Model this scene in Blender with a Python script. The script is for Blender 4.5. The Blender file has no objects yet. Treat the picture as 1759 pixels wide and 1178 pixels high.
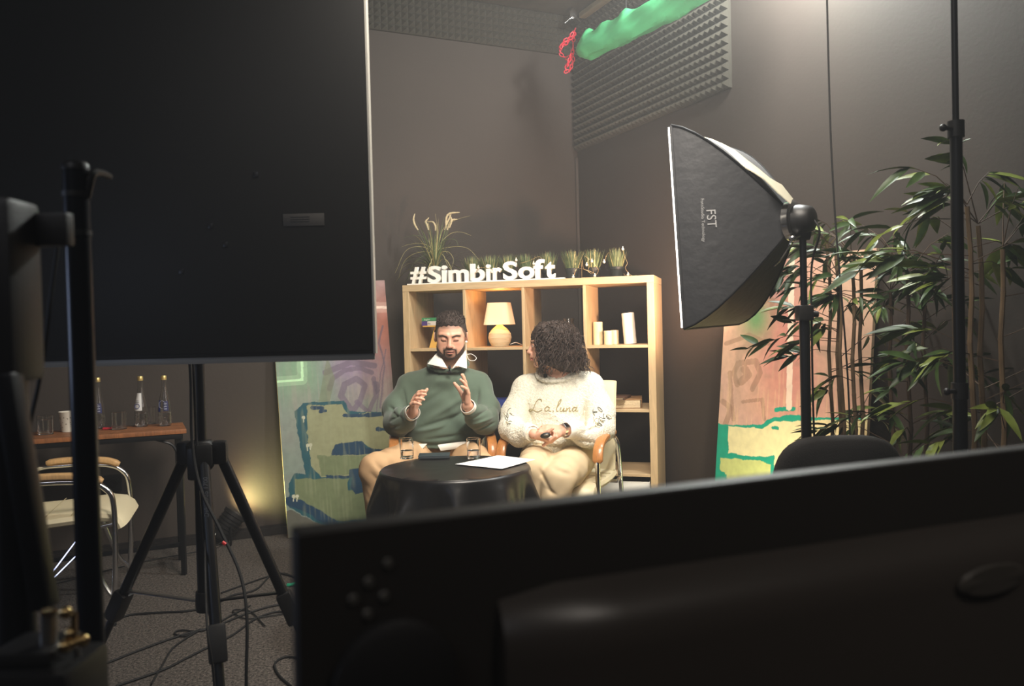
import bpy, bmesh, math, random
import numpy as np
from mathutils import Vector, Matrix
random.seed(7)
HAZE = .024
rng = np.random.default_rng(11)
PI = math.pi
SC = bpy.context.scene
COL = SC.collection

# ------------------------------------------------------------------ camera
CAM_H, F_PX, PITCH, ROLL = 1.1996, 1400.0, 0.01862, 0.02464
_F = Vector((0, math.cos(PITCH), -math.sin(PITCH)))
_U0 = Vector((0, math.sin(PITCH), math.cos(PITCH)))
_R = Vector((math.cos(ROLL), 0, 0)) - _U0 * math.sin(ROLL)
_U = _U0 * math.cos(ROLL) + Vector((math.sin(ROLL), 0, 0))
cam_d = bpy.data.cameras.new('camera')
cam_d.sensor_width = 36.0
cam_d.lens = F_PX / 1759 * 36
cam_d.clip_start = 0.02
cam_d.dof.use_dof = True
cam_d.dof.focus_distance = 4.1
cam_d.dof.aperture_fstop = 5.6
cam = bpy.data.objects.new('camera', cam_d)
COL.objects.link(cam)
m = Matrix.Identity(4)
for i in range(3):
    m[i][0], m[i][1], m[i][2] = _R[i], _U[i], -_F[i]
m[2][3] = CAM_H
cam.matrix_world = m
SC.camera = cam
SC.view_settings.view_transform = 'Standard'
SC.view_settings.look = 'None'
SC.view_settings.gamma = 1.0
SC.view_settings.use_curve_mapping = False
SC.view_settings.exposure = 0.0

def ray(x, y):
    return _F + _R * ((x - 879.5) / F_PX) + _U * (-(y - 589) / F_PX)
def P(x, y, Y):
    r = ray(x, y)
    return Vector((0, 0, CAM_H)) + r * (Y / r.y)
def PZ(x, y, z=0.0):
    r = ray(x, y)
    return Vector((0, 0, CAM_H)) + r * ((z - CAM_H) / r.z)
def on_plane(x, y, o, n):
    r = ray(x, y); c = Vector((0, 0, CAM_H))
    return c + r * ((Vector(o) - c).dot(n) / r.dot(n))

# ------------------------------------------------------------------ world and lights
w = bpy.data.worlds.new('world'); SC.world = w; w.use_nodes = True
w.node_tree.nodes['Background'].inputs[0].default_value = (0.5, 0.47, 0.43, 1)
w.node_tree.nodes['Background'].inputs[1].default_value = 0.0
# thin studio haze that the lamps light up (real scattering, same everywhere in the room)
_v = w.node_tree.nodes.new('ShaderNodeVolumeScatter'); _v.inputs['Density'].default_value = HAZE; _v.inputs['Anisotropy'].default_value = .3
w.node_tree.links.new(_v.outputs[0], w.node_tree.nodes['World Output'].inputs['Volume'])

def area(name, loc, target, size, power, col=(1, 1, 1), size_y=None, spread=None):
    l = bpy.data.lights.new(name, 'AREA'); l.energy = power; l.color = col; l.size = size
    if size_y: l.shape = 'RECTANGLE'; l.size_y = size_y
    if spread: l.spread = math.radians(spread)
    o = bpy.data.objects.new(name, l); COL.objects.link(o)
    o.location = loc
    o.rotation_euler = (Vector(target) - Vector(loc)).to_track_quat('-Z', 'Y').to_euler()
    return o
def spot(name, loc, target, power, col, angle, blend=.6, r=.04):
    l = bpy.data.lights.new(name, 'SPOT'); l.energy = power; l.color = col
    l.spot_size = math.radians(angle); l.spot_blend = blend; l.shadow_soft_size = r
    o = bpy.data.objects.new(name, l); COL.objects.link(o); o.location = loc
    o.rotation_euler = (Vector(target) - Vector(loc)).to_track_quat('-Z', 'Y').to_euler()
    return o
# studio key softbox hanging above and behind the camera, just outside the frame
area('studio_key_light', (0.30, 2.05, 2.75), (-0.1, 4.05, 0.9), 0.9, 54, (1.0, .90, .78), spread=120)
# lamp hanging above the frame close to the right wall (its glow on the wall is in the picture)
l = bpy.data.lights.new('ceiling_lamp_light', 'POINT'); l.energy = 190; l.color = (.97, .99, .96); l.shadow_soft_size = .12
o = bpy.data.objects.new('ceiling_lamp_light', l); COL.objects.link(o); o.location = (1.137, 3.516, 3.02)
# weak fill light added behind the camera to lift the dark monitor and display
area('rear_fill_light', (-1.0, -1.2, 3.0), (-.3, 2.2, .6), 1.2, 9, (.95, .95, 1.0))
area('monitor_ridge_fill', (.9, -.35, 2.7), (.35, .6, 1.0), .3, .75, (1, .9, .8), spread=50)  # added fill without a fixture, brings out the near monitor's ridge
area('cool_edge_fill', (-1.75, .75, 1.25), (-.4, .9, .95), .35, 3, (.6, .72, 1.0))  # added cool light for the bluish edge on the near pole
# added warm spot standing in for bounce from the lit board onto the wall

spot('board_bounce_fill', (1.0, 3.80, 1.28), P(1000, 400, 5.6), 110, (1, .62, .42), 95, 1)
# ------------------------------------------------------------------ materials
def lin(c):
    c = c / 255.0
    return c / 12.92 if c <= .04045 else ((c + .055) / 1.055) ** 2.4
def S(r, g, b): return (lin(r), lin(g), lin(b), 1)
MATS = {}
def mat(name, col=(.5, .5, .5, 1), rough=.6, metal=0, bump=0, bscale=200, var=0, vscale=6, spec=.5, trans=0,
        emit=None, estr=0, sheen=0, sss=0, attr=None, kind='noise', alpha=1, coat=0, ior=1.45, bdist=.002):
    if name in MATS: return MATS[name]
    m = bpy.data.materials.new(name); m.use_nodes = True
    nt = m.node_tree; b = nt.nodes['Principled BSDF']
    b.inputs['Base Color'].default_value = col
    b.inputs['Roughness'].default_value = rough
    b.inputs['Metallic'].default_value = metal
    b.inputs['Specular IOR Level'].default_value = spec
    b.inputs['IOR'].default_value = ior
    b.inputs['Transmission Weight'].default_value = trans
    b.inputs['Coat Weight'].default_value = coat
    b.inputs['Sheen Weight'].default_value = sheen
    if sss:
        b.inputs['Subsurface Weight'].default_value = sss
        b.inputs['Subsurface Radius'].default_value = (.008, .003, .0015)
        b.inputs['Subsurface Scale'].default_value = 1.0
    if emit:
        b.inputs['Emission Color'].default_value = emit
        b.inputs['Emission Strength'].default_value = estr
    tc = nt.nodes.new('ShaderNodeTexCoord')
    src = None
    if attr:
        a = nt.nodes.new('ShaderNodeAttribute'); a.attribute_name = attr
        src = a.outputs['Color']
    if kind == 'wood':
        mp = nt.nodes.new('ShaderNodeMapping'); nt.links.new(tc.outputs['Object'], mp.inputs[0])
        mp.inputs['Scale'].default_value = (vscale, vscale, vscale * .12)
        n = nt.nodes.new('ShaderNodeTexNoise'); n.inputs['Scale'].default_value = 9; n.inputs['Detail'].default_value = 6
        n.inputs['Distortion'].default_value = 1.2
        nt.links.new(mp.outputs[0], n.inputs['Vector'])
        r = nt.nodes.new('ShaderNodeValToRGB')
        r.color_ramp.elements[0].position = .35; r.color_ramp.elements[1].position = .7
        r.color_ramp.elements[0].color = tuple(c * (1 - var) for c in col[:3]) + (1,)
        r.color_ramp.elements[1].color = tuple(min(1, c * (1 + var * .5)) for c in col[:3]) + (1,)
        nt.links.new(n.outputs['Fac'], r.inputs[0]); src = r.outputs[0]
    elif var:
        n = nt.nodes.new('ShaderNodeTexNoise'); n.inputs['Scale'].default_value = vscale; n.inputs['Detail'].default_value = 5
        nt.links.new(tc.outputs['Object'], n.inputs['Vector'])
        r = nt.nodes.new('ShaderNodeMapRange'); r.inputs['From Min'].default_value = .3; r.inputs['From Max'].default_value = .7
        r.inputs['To Min'].default_value = 1 - var; r.inputs['To Max'].default_value = 1 + var
        nt.links.new(n.outputs['Fac'], r.inputs['Value'])
        mx = nt.nodes.new('ShaderNodeMix'); mx.data_type = 'RGBA'; mx.blend_type = 'MULTIPLY'; mx.inputs[0].default_value = 1
        if src: nt.links.new(src, mx.inputs[6])
        else: mx.inputs[6].default_value = col
        nt.links.new(r.outputs[0], mx.inputs[7]); src = mx.outputs[2]
    if src: nt.links.new(src, b.inputs['Base Color'])
    if bump:
        n = nt.nodes.new('ShaderNodeTexNoise'); n.inputs['Scale'].default_value = bscale; n.inputs['Detail'].default_value = 3
        nt.links.new(tc.outputs['Object'], n.inputs['Vector'])
        bp = nt.nodes.new('ShaderNodeBump'); bp.inputs['Strength'].default_value = bump; bp.inputs['Distance'].default_value = bdist
        nt.links.new(n.outputs['Fac'], bp.inputs['Height']); nt.links.new(bp.outputs[0], b.inputs['Normal'])
    MATS[name] = m
    return m

M = dict(
    wall=mat('dark_wall_paint', S(59, 51, 45), .75, bump=.25, bscale=60, var=.08, vscale=1.5),
    ceil=mat('ceiling_dark', S(82, 76, 66), .8, bump=.5, bscale=30, var=.12, vscale=12),
    carpet=mat('carpet', S(84, 77, 71), .95, bump=.9, bscale=160, var=.9, vscale=95, bdist=.01),
    base=mat('baseboard_black', S(34, 31, 30), .35),
    foam=mat('acoustic_foam', S(60, 57, 49), .95, bump=.4, bscale=300),
    oak=mat('light_oak', S(200, 172, 132), .5, kind='wood', var=.16, vscale=6),
    table_wood=mat('table_wood', S(150, 96, 58), .5, kind='wood', var=.35, vscale=8),
    arm=mat('arm_wood', S(190, 128, 72), .35, kind='wood', var=.2, vscale=10, coat=.3),
    arm_pale=mat('arm_wood_pale', S(214, 172, 120), .4, kind='wood', var=.15, vscale=10),
    black=mat('black_plastic', S(30, 29, 29), .45, bump=.1, bscale=300),
    black_m=mat('black_metal', S(22, 23, 26), .35, metal=.3),
    rubber=mat('black_rubber', S(16, 16, 17), .7),
    tvback=mat('screen_back', S(26, 26, 26), .42, spec=.35, bump=.05, bscale=400),
    chrome=mat('chrome', (.82, .82, .82, 1), .12, metal=1),
    steel=mat('dull_steel', (.45, .44, .42, 1), .35, metal=1),
    cream=mat('cream_leather', S(226, 214, 180), .5, bump=.2, bscale=120, var=.04),
    white=mat('white_matt', S(238, 236, 228), .6),
    satin=mat('black_satin', S(18, 17, 18), .34, spec=.6, bump=.05, bscale=90),
    glass=mat('clear_glass', (1, 1, 1, 1), .0, trans=1, ior=1.45),
    water=mat('water', (1, 1, 1, 1), .0, trans=1, ior=1.33),
    green_cloth=mat('chroma_green', S(105, 232, 158), .8, bump=.3, bscale=60, var=.08, vscale=5),
    red=mat('red_plastic', S(205, 40, 60), .5),
    skin=mat('skin', S(214, 165, 138), .5, sss=.12, attr='Col', bump=.12, bscale=350),
    sweater=mat('green_sweater', S(82, 97, 82), .9, sheen=.25, bump=.25, bscale=600, var=.05, vscale=15),
    shirt=mat('white_shirt', S(238, 234, 222), .8, bump=.2, bscale=300),
    chino=mat('tan_chinos', S(196, 160, 120), .85, bump=.3, bscale=500, var=.05, vscale=8),
    cream_tr=mat('cream_trousers', S(206, 184, 148), .85, bump=.3, bscale=500, var=.04, vscale=8),
    fleece=mat('white_fleece', S(236, 231, 212), .95, sheen=.3, bump=1, bscale=220, var=.12, vscale=120, bdist=.006),
    rib=mat('white_rib', S(232, 228, 214), .9, bump=.4, bscale=300),
    hair_d=mat('dark_hair', S(62, 50, 44), .75, bump=1, bscale=350, var=.35, vscale=120, bdist=.004),
    beard=mat('beard_hair', S(72, 54, 46), .8, bump=1, bscale=400, var=.35, vscale=160, bdist=.004),
    hair_c=mat('curly_hair', S(56, 44, 38), .6, bump=.6, bscale=300, var=.35, vscale=50, spec=.35),
    paper=mat('paper', S(240, 238, 234), .7),
    leaf=mat('bamboo_leaf', S(58, 80, 40), .45, var=.35, vscale=3, spec=.5),
    leaf_l=mat('bamboo_leaf_light', S(116, 130, 58), .45, var=.25, vscale=3),
    cane=mat('bamboo_cane', S(112, 92, 68), .5, var=.25, vscale=14),
    cane_d=mat('bamboo_cane_dark', S(84, 66, 50), .55, var=.25, vscale=14),
    grass=mat('plastic_grass', S(98, 112, 76), .6, var=.35, vscale=40),
    grass_tip=mat('plastic_grass_tip', S(178, 168, 116), .6, var=.3, vscale=40),
    pot=mat('black_pot', S(38, 43, 42), .5),
    ledge=mat('board_edge', S(205, 180, 150), .6),
)

# ------------------------------------------------------------------ object helpers
def link(name, me, parent=None, world=False):
    o = bpy.data.objects.new(name, me); COL.objects.link(o)
    if parent is not None:
        o.parent = parent
        if world: me.transform(wm(parent).inverted())
    return o
def wm(o):
    m_ = o.matrix_basis.copy()
    while o.parent is not None:
        o = o.parent; m_ = o.matrix_basis @ m_
    return m_
def tag(o, label=None, cat=None, group=None, kind=None):
    if label: o['label'] = label
    if cat: o['category'] = cat
    if group: o['group'] = group
    if kind: o['kind'] = kind
    return o
def thing(name, loc, label, cat, group=None, rz=0):
    o = bpy.data.objects.new(name, None); COL.objects.link(o)
    o.empty_display_size = .1
    o.location = Vector(loc); o.rotation_euler = (0, 0, rz)
    return tag(o, label, cat, group)
def dup(root, loc=None, rz=None, label=None, group=None):
    def rec(o, par):
        c = o.copy(); COL.objects.link(c)
        if par is not None: c.parent = par
        for ch in o.children: rec(ch, c)
        return c
    r = rec(root, None)
    if loc is not None: r.location = loc
    if rz is not None: r.rotation_euler = (0, 0, rz)
    if label: r['label'] = label
    if group: r['group'] = group
    return r

class MB:
    def __init__(s): s.v = []; s.f = []; s.sm = []; s.mi = []; s.cur = 0
    def add(s, verts, faces, smooth=True):
        n = len(s.v); s.v += [tuple(v) for v in verts]
        s.f += [tuple(i + n for i in f) for f in faces]
        s.sm += [smooth] * len(faces); s.mi += [s.cur] * len(faces); return s
    def box(s, c, d, bev=0.0, R=None, seg=2):
        bm = bmesh.new(); bmesh.ops.create_cube(bm, size=1)
        bmesh.ops.scale(bm, vec=d, verts=bm.verts)
        if bev > 0: bmesh.ops.bevel(bm, geom=bm.edges[:], offset=min(bev, min(d) * .49), segments=seg, affect='EDGES', profile=.6)
        mtx = Matrix.Translation(Vector(c)) @ (R.to_4x4() if R else Matrix.Identity(4))
        vs = [mtx @ v.co for v in bm.verts]
        s.add(vs, [[v.index for v in f.verts] for f in bm.faces], bev > 0 and seg > 1); bm.free(); return s
    def beam(s, a, b, wx, wy, bev=0, roll=0):
        a, b = Vector(a), Vector(b); d = b - a
        q = d.to_track_quat('Z', 'Y').to_matrix() @ Matrix.Rotation(roll, 3, 'Z')
        return s.box((a + b) / 2, (wx, wy, d.length), bev, q)
    def tube(s, path, r, n=10, cap=True, closed=False):
        path = [Vector(p) for p in path]; N = len(path)
        rs = r if hasattr(r, '__len__') else [r] * N
        t0 = (path[1] - path[0]).normalized()
        u = t0.orthogonal().normalized(); vs = []
        for i, p in enumerate(path):
            if closed: t = path[(i + 1) % N] - path[i - 1]
            else: t = path[min(i + 1, N - 1)] - path[max(i - 1, 0)]
            t.normalize(); u = (u - t * u.dot(t)).normalized(); w_ = t.cross(u)
            for k in range(n):
                a = 2 * PI * k / n
                vs.append(p + (u * math.cos(a) + w_ * math.sin(a)) * rs[i])
        fs = []
        for i in range(N if closed else N - 1):
            j = (i + 1) % N
            for k in range(n):
                fs.append((i * n + k, i * n + (k + 1) % n, j * n + (k + 1) % n, j * n + k))
        if cap and not closed:
            fs.append(tuple(range(n))[::-1]); fs.append(tuple(range((N - 1) * n, N * n)))
        return s.add(vs, fs)
    def lathe(s, prof, n=24, c=(0, 0, 0), R=None, fn=None):
        vs = []; c = Vector(c)
        for (r, z) in prof:
            for k in range(n):
                a = 2 * PI * k / n; rr = r * (fn(a, z) if fn else 1)
                v = Vector((rr * math.cos(a), rr * math.sin(a), z))
                if R: v = R @ v
                vs.append(v + c)
        fs = []
        for i in range(len(prof) - 1):
            for k in range(n):
                fs.append((i * n + k, i * n + (k + 1) % n, (i + 1) * n + (k + 1) % n, (i + 1) * n + k))
        if prof[0][0] > 1e-5: fs.append(tuple(range(n))[::-1])
        if prof[-1][0] > 1e-5: fs.append(tuple(range((len(prof) - 1) * n, len(prof) * n)))
        return s.add(vs, fs)
    def sphere(s, c, r, n=12, sc=(1, 1, 1), R=None):
        prof = [(math.sin(PI * i / n) * 1.0, -math.cos(PI * i / n)) for i in range(n + 1)]
        vs = []; 
        for (a, z) in prof:
            for k in range(n):
                t = 2 * PI * k / n
                v = Vector((a * math.cos(t) * r * sc[0], a * math.sin(t) * r * sc[1], z * r * sc[2]))
                if R: v = R @ v
                vs.append(v + Vector(c))
        fs = [(i * n + k, i * n + (k + 1) % n, (i + 1) * n + (k + 1) % n, (i + 1) * n + k) for i in range(n) for k in range(n)]
        return s.add(vs, fs)
    def prism(s, pts, o, ux, uy, nrm, th):
        """polygon pts (2d) extruded by th along nrm, starting at plane o"""
        o, ux, uy, nrm = Vector(o), Vector(ux), Vector(uy), Vector(nrm); n = len(pts)
        a = [o + ux * x + uy * y for x, y in pts]; b = [p + nrm * th for p in a]
        fs = [tuple(range(n))[::-1], tuple(range(n, 2 * n))] + [(i, (i + 1) % n, n + (i + 1) % n, n + i) for i in range(n)]
        return s.add(a + b, fs, False)
    def mesh(s, name, mats, fix=False):
        me = bpy.data.meshes.new(name); me.from_pydata(s.v, [], s.f)
        for m_ in (mats if isinstance(mats, (list, tuple)) else [mats]): me.materials.append(m_)
        me.polygons.foreach_set('use_smooth', s.sm); me.polygons.foreach_set('material_index', s.mi)
        if fix:
            bm = bmesh.new(); bm.from_mesh(me); bmesh.ops.remove_doubles(bm, verts=bm.verts, dist=1e-6)
            bmesh.ops.recalc_face_normals(bm, faces=bm.faces); bm.to_mesh(me); bm.free()
        me.set_sharp_from_angle(angle=math.radians(20 if mats in (M['glass'], M['water']) else 40)); me.update(); return me
    def build(s, name, mats, parent=None, world=False, fix=True):
        return link(name, s.mesh(name, mats, fix), parent, world)

def curve_pts(pts, n=8):
    """catmull-rom through pts"""
    pts = [Vector(p) for p in pts]; out = []
    q = [pts[0] * 2 - pts[1]] + pts + [pts[-1] * 2 - pts[-2]]
    for i in range(1, len(q) - 2):
        for k in range(n):
            t = k / n
            out.append(.5 * ((2 * q[i]) + (-q[i - 1] + q[i + 1]) * t + (2 * q[i - 1] - 5 * q[i] + 4 * q[i + 1] - q[i + 2]) * t * t
                             + (-q[i - 1] + 3 * q[i] - 3 * q[i + 1] + q[i + 2]) * t ** 3))
    out.append(pts[-1]); return out
def text_mesh(name, body, size, depth, material, offset=0.0, res=4):
    c = bpy.data.curves.new(name, 'FONT'); c.body = body; c.size = size; c.extrude = depth; c.offset = offset; c.resolution_u = res
    c.align_x = 'LEFT'
    o = bpy.data.objects.new(name + '_tmp', c); COL.objects.link(o)
    dg = bpy.context.evaluated_depsgraph_get(); dg.update()
    me = bpy.data.meshes.new_from_object(o.evaluated_get(dg)); me.name = name
    bpy.data.objects.remove(o); bpy.data.curves.remove(c)
    me.materials.clear(); me.materials.append(material)
    return me

# ------------------------------------------------------------------ implicit surfaces for bodies and clothes
def _arr(v): return np.array(v, dtype=np.float32)
class SDF:
    """round cones / ellipsoids blended together; meshed with surface nets"""
    def __init__(s): s.p = []; s.post = None
    def cap(s, a, b, ra, rb=None, k=.02, op='u'):
        s.p.append(('c', _arr(a), _arr(b), ra, ra if rb is None else rb, k, op)); return s
    def ell(s, c, r, R=None, k=.02, op='u'):
        s.p.append(('e', _arr(c), _arr(r), None if R is None else np.array(R, dtype=np.float32), 0, k, op)); return s
    def chain(s, pts, rs, k=.02, op='u'):
        for i in range(len(pts) - 1): s.cap(pts[i], pts[i + 1], rs[i], rs[i + 1], k, op)
        return s
    @staticmethod
    def _d(pr, q):
        if pr[0] == 'c':
            a, b = pr[1], pr[2]; ba = b - a; pa = q - a
            t = np.clip(pa @ ba / max(1e-9, float(ba @ ba)), 0, 1)
            return np.linalg.norm(pa - t[:, None] * ba, axis=1) - (pr[3] + (pr[4] - pr[3]) * t)
        c, r, R = pr[1], pr[2], pr[3]
        x = q - c
        if R is not None: x = x @ R
        k0 = np.linalg.norm(x / r, axis=1); k1 = np.linalg.norm(x / (r * r), axis=1) + 1e-9
        return k0 * (k0 - 1) / k1
    def ev(s, q, cen=None, rad=0):
        d = np.full(len(q), .5, dtype=np.float32)
        for pr in s.p:
            k = pr[5]
            if cen is not None:
                dc = float(s._d(pr, cen[None])[0])
                if dc > rad * 1.6 + k + .01: continue
            e = s._d(pr, q)
            if pr[6] == 'u':
                h = np.clip(.5 + .5 * (d - e) / k, 0, 1); d = d * (1 - h) + e * h - k * h * (1 - h)
            else:
                h = np.clip(.5 - .5 * (d + e) / k, 0, 1); d = d * (1 - h) - e * h + k * h * (1 - h)
        if s.post is not None: d = s.post(q, d)
        return d
    def bounds(s, pad=.03):
        lo = np.full(3, 1e9); hi = -lo
        for pr in s.p:
            if pr[6] != 'u': continue
            if pr[0] == 'c':
                r = max(pr[3], pr[4]); lo = np.minimum(lo, np.minimum(pr[1], pr[2]) - r); hi = np.maximum(hi, np.maximum(pr[1], pr[2]) + r)
            else:
                r = float(pr[2].max()) if pr[3] is not None else pr[2]; lo = np.minimum(lo, pr[1] - r); hi = np.maximum(hi, pr[1] + r)
        return lo - pad, hi + pad
    def mesh(s, name, material, h=.005, lo=None, hi=None, B=10, color=None, extra=.0):
        L, H = s.bounds()
        if lo is not None: L = np.maximum(L, lo)
        if hi is not None: H = np.minimum(H, hi)
        nb = np.ceil((H - L) / (h * B)).astype(int)
        V = np.empty(tuple(nb * B + 1), dtype=np.float32)
        off = np.stack(np.meshgrid(*[np.arange(B + 1)] * 3, indexing='ij'), -1).reshape(-1, 3).astype(np.float32) * h
        cen = np.stack(np.meshgrid(*[np.arange(n) for n in nb], indexing='ij'), -1).reshape(-1, 3)
        cc = (L + (cen + .5) * h * B).astype(np.float32)
        dc = s.ev(cc); rad = h * B * .87
        for i in range(len(cen)):
            x, y, z = cen[i] * B
            if abs(dc[i]) > rad * 1.5 + .015 + extra:
                V[x:x + B + 1, y:y + B + 1, z:z + B + 1] = 1 if dc[i] > 0 else -1
        for i in range(len(cen)):
            if abs(dc[i]) <= rad * 1.5 + .015 + extra:
                x, y, z = cen[i] * B
                q = off + (L + cen[i] * h * B).astype(np.float32)
                V[x:x + B + 1, y:y + B + 1, z:z + B + 1] = s.ev(q, cc[i], rad).reshape(B + 1, B + 1, B + 1)
        ins = V < 0
        c8 = [ins[i:ins.shape[0] - 1 + i, j:ins.shape[1] - 1 + j, k:ins.shape[2] - 1 + k] for i in (0, 1) for j in (0, 1) for k in (0, 1)]
        al = c8[0].copy(); an = c8[0].copy()
        for c in c8[1:]: al &= c; an |= c
        idx = np.argwhere(an & ~al)
        ids = -np.ones(an.shape, dtype=np.int32); ids[tuple(idx.T)] = np.arange(len(idx))
        acc = np.zeros((len(idx), 3)); cnt = np.zeros(len(idx))
        cor = [(i, j, k) for i in (0, 1) for j in (0, 1) for k in (0, 1)]
        val = {c: V[idx[:, 0] + c[0], idx[:, 1] + c[1], idx[:, 2] + c[2]].astype(float) for c in cor}
        for a in cor:
            for ax in range(3):
                if a[ax] == 1: continue
                b = list(a); b[ax] = 1; b = tuple(b)
                va, vb = val[a], val[b]; mk = (va < 0) != (vb < 0)
                t = np.where(mk, va / np.where(mk, va - vb, 1), 0)
                p = np.tile(np.array(a, float), (len(idx), 1)); p[:, ax] = t
                acc += p * mk[:, None]; cnt += mk
        vs = (idx + acc / cnt[:, None]) * h + L
        faces = []
        for ax in range(3):
            u, w_ = [(1, 2), (2, 0), (0, 1)][ax]
            sl0 = [slice(None)] * 3; sl1 = [slice(None)] * 3
            sl0[ax] = slice(0, -1); sl1[ax] = slice(1, None)
            A, Bv = ins[tuple(sl0)], ins[tuple(sl1)]
            e = np.argwhere(A != Bv)
            e = e[(e[:, u] > 0) & (e[:, w_] > 0) & (e[:, u] < ins.shape[u] - 1) & (e[:, w_] < ins.shape[w_] - 1)]
            flip = A[tuple(e.T)]
            def g(du, dw):
                q = e.copy(); q[:, u] -= du; q[:, w_] -= dw; return ids[tuple(q.T)]
            q = np.stack([g(1, 1), g(0, 1), g(0, 0), g(1, 0)], 1)
            q[~flip] = q[~flip][:, ::-1]
            faces.append(q[(q >= 0).all(1)])
        F = np.concatenate(faces)
        me = bpy.data.meshes.new(name)
        me.vertices.add(len(vs)); me.vertices.foreach_set('co', vs.astype(np.float32).ravel())
        me.loops.add(F.size); me.loops.foreach_set('vertex_index', F.ravel().astype(np.int32))
        me.polygons.add(len(F)); me.polygons.foreach_set('loop_start', np.arange(0, F.size, 4, dtype=np.int32))
        me.update(calc_edges=True); me.validate()
        me.polygons.foreach_set('use_smooth', [True] * len(me.polygons))
        me.materials.append(material)
        if color is not None:
            c = color(vs.astype(np.float32))
            at = me.color_attributes.new('Col', 'FLOAT_COLOR', 'POINT')
            at.data.foreach_set('color', np.concatenate([c, np.ones((len(c), 1))], 1).astype(np.float32).ravel())
        me.update()
        return me
def sst(a, b, x):
    t = np.clip((x - a) / (b - a), 0, 1); return t * t * (3 - 2 * t)
# ================================================================== ROOM
CX, CY, HR = .49, 5.75, 3.36
eL = Vector((-.9077, -.4196, 0)); eR = Vector((.4196, -.9077, 0))      # along the left and the right wall, from the corner
nL = eR.copy(); nR = eL.copy()                                          # into the room
CO = Vector((CX, CY, 0)); LL, LR = 6.6, 7.6
ZV = Vector((0, 0, 1))
def wallbox(name, a, b, outn, z0, z1, th, m_):
    a, b, outn = Vector(a), Vector(b), Vector(outn)
    mb = MB(); v = [a, b, b + outn * th, a + outn * th]
    vs = [p + ZV * z0 for p in v] + [p + ZV * z1 for p in v]
    mb.add(vs, [(0, 1, 2, 3), (7, 6, 5, 4), (0, 4, 5, 1), (1, 5, 6, 2), (2, 6, 7, 3), (3, 7, 4, 0)], False)
    return tag(mb.build(name, m_), kind='structure')
wallbox('wall_left', CO, CO + eL * LL, -nL, 0, HR, .12, M['wall'])
wallbox('wall_right', CO, CO + eR * LR, -nR, 0, HR, .12, M['wall'])
wallbox('wall_front', CO + eL * LL, CO + eL * LL + eR * LR, eL, 0, HR, .12, M['wall'])
wallbox('wall_back', CO + eR * LR, CO + eL * LL + eR * LR, eR, 0, HR, .12, M['wall'])
for nm, z0, z1, m_ in (('floor', -.1, 0, M['carpet']), ('ceiling', HR, HR + .1, M['ceil'])):
    mb = MB(); a = [CO, CO + eL * LL, CO + eL * LL + eR * LR, CO + eR * LR]
    mb.add([p + ZV * z0 for p in a] + [p + ZV * z1 for p in a], [(0, 1, 2, 3), (7, 6, 5, 4), (0, 4, 5, 1), (1, 5, 6, 2), (2, 6, 7, 3), (3, 7, 4, 0)], False)
    tag(mb.build(nm, m_), kind='structure')
# baseboards: a plinth with a stepped top
for nm, d, n, L_ in (('baseboard_left', eL, nL, LL), ('baseboard_right', eR, nR, LR)):
    a = CO + d * .03; b = CO + d * L_
    mb = MB()
    for off, z0, z1 in ((.014, .002, .06), (.022, .002, .045)):
        v = [a + n * .001, b + n * .001, b + n * off, a + n * off]
        mb.add([p + ZV * z0 for p in v] + [p + ZV * z1 for p in v], [(3, 2, 1, 0), (4, 5, 6, 7), (0, 1, 5, 4), (1, 2, 6, 5), (2, 3, 7, 6), (3, 0, 4, 7)], False)
    tag(mb.build(nm, M['base']), kind='structure')
# narrow cover strip in the corner and a joint strip on the right wall
mb = MB(); mb.beam(CO + (nL + nR) * .012 + ZV * .07, CO + (nL + nR) * .012 + ZV * 2.38, .02, .02, .004)
tag(mb.build('trim_1', M['wall']), kind='structure')

# acoustic foam: pyramids in real relief
def foam(name, o, du, dv, n, nu, nv, p, dep, label):
    root = thing(name, o, label, 'acoustic panel', 'acoustic foam on the walls')
    mb = MB(); vs = []; fs = []
    base = .02
    for i in range(nu + 1):
        for j in range(nv + 1): vs.append(du * (i * p) + dv * (j * p) + n * base)
    idx = lambda i, j: i * (nv + 1) + j
    for i in range(nu):
        for j in range(nv):
            c = du * ((i + .5) * p) + dv * ((j + .5) * p) + n * (base + dep)
            t = len(vs); vs.append(c)
            a, b, c_, d = idx(i, j), idx(i + 1, j), idx(i + 1, j + 1), idx(i, j + 1)
            fs += [(a, b, t), (b, c_, t), (c_, d, t), (d, a, t)]
    mb.add(vs, fs, False)
    tag(mb.build('pyramid_relief', M['foam'], root, fix=False), kind='stuff')
    W_, H_ = du * (nu * p), dv * (nv * p)
    mb = MB(); v = [Vector(), W_, W_ + H_, H_]
    mb.add([q + n * .001 for q in v] + [q + n * base for q in v], [(0, 1, 2, 3), (7, 6, 5, 4), (0, 4, 5, 1), (1, 5, 6, 2), (2, 6, 7, 3), (3, 7, 4, 0)], False)
    mb.build('foam_backing', M['foam'], root)
    return root
p_ = .045
foam('acoustic_foam_panel', CO + eR * .02 + ZV * 2.42, eR, ZV, nR, 36, 20, p_, .030, 'dark pyramid foam sheet on the wall right of the corner, deeper of the two')
foam('acoustic_foam_panel', CO + eL * .05 + ZV * 3.085, eL, ZV, nL, 90, 6, p_, .030, 'narrow band of dark pyramid foam under the ceiling left of the corner')

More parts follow.
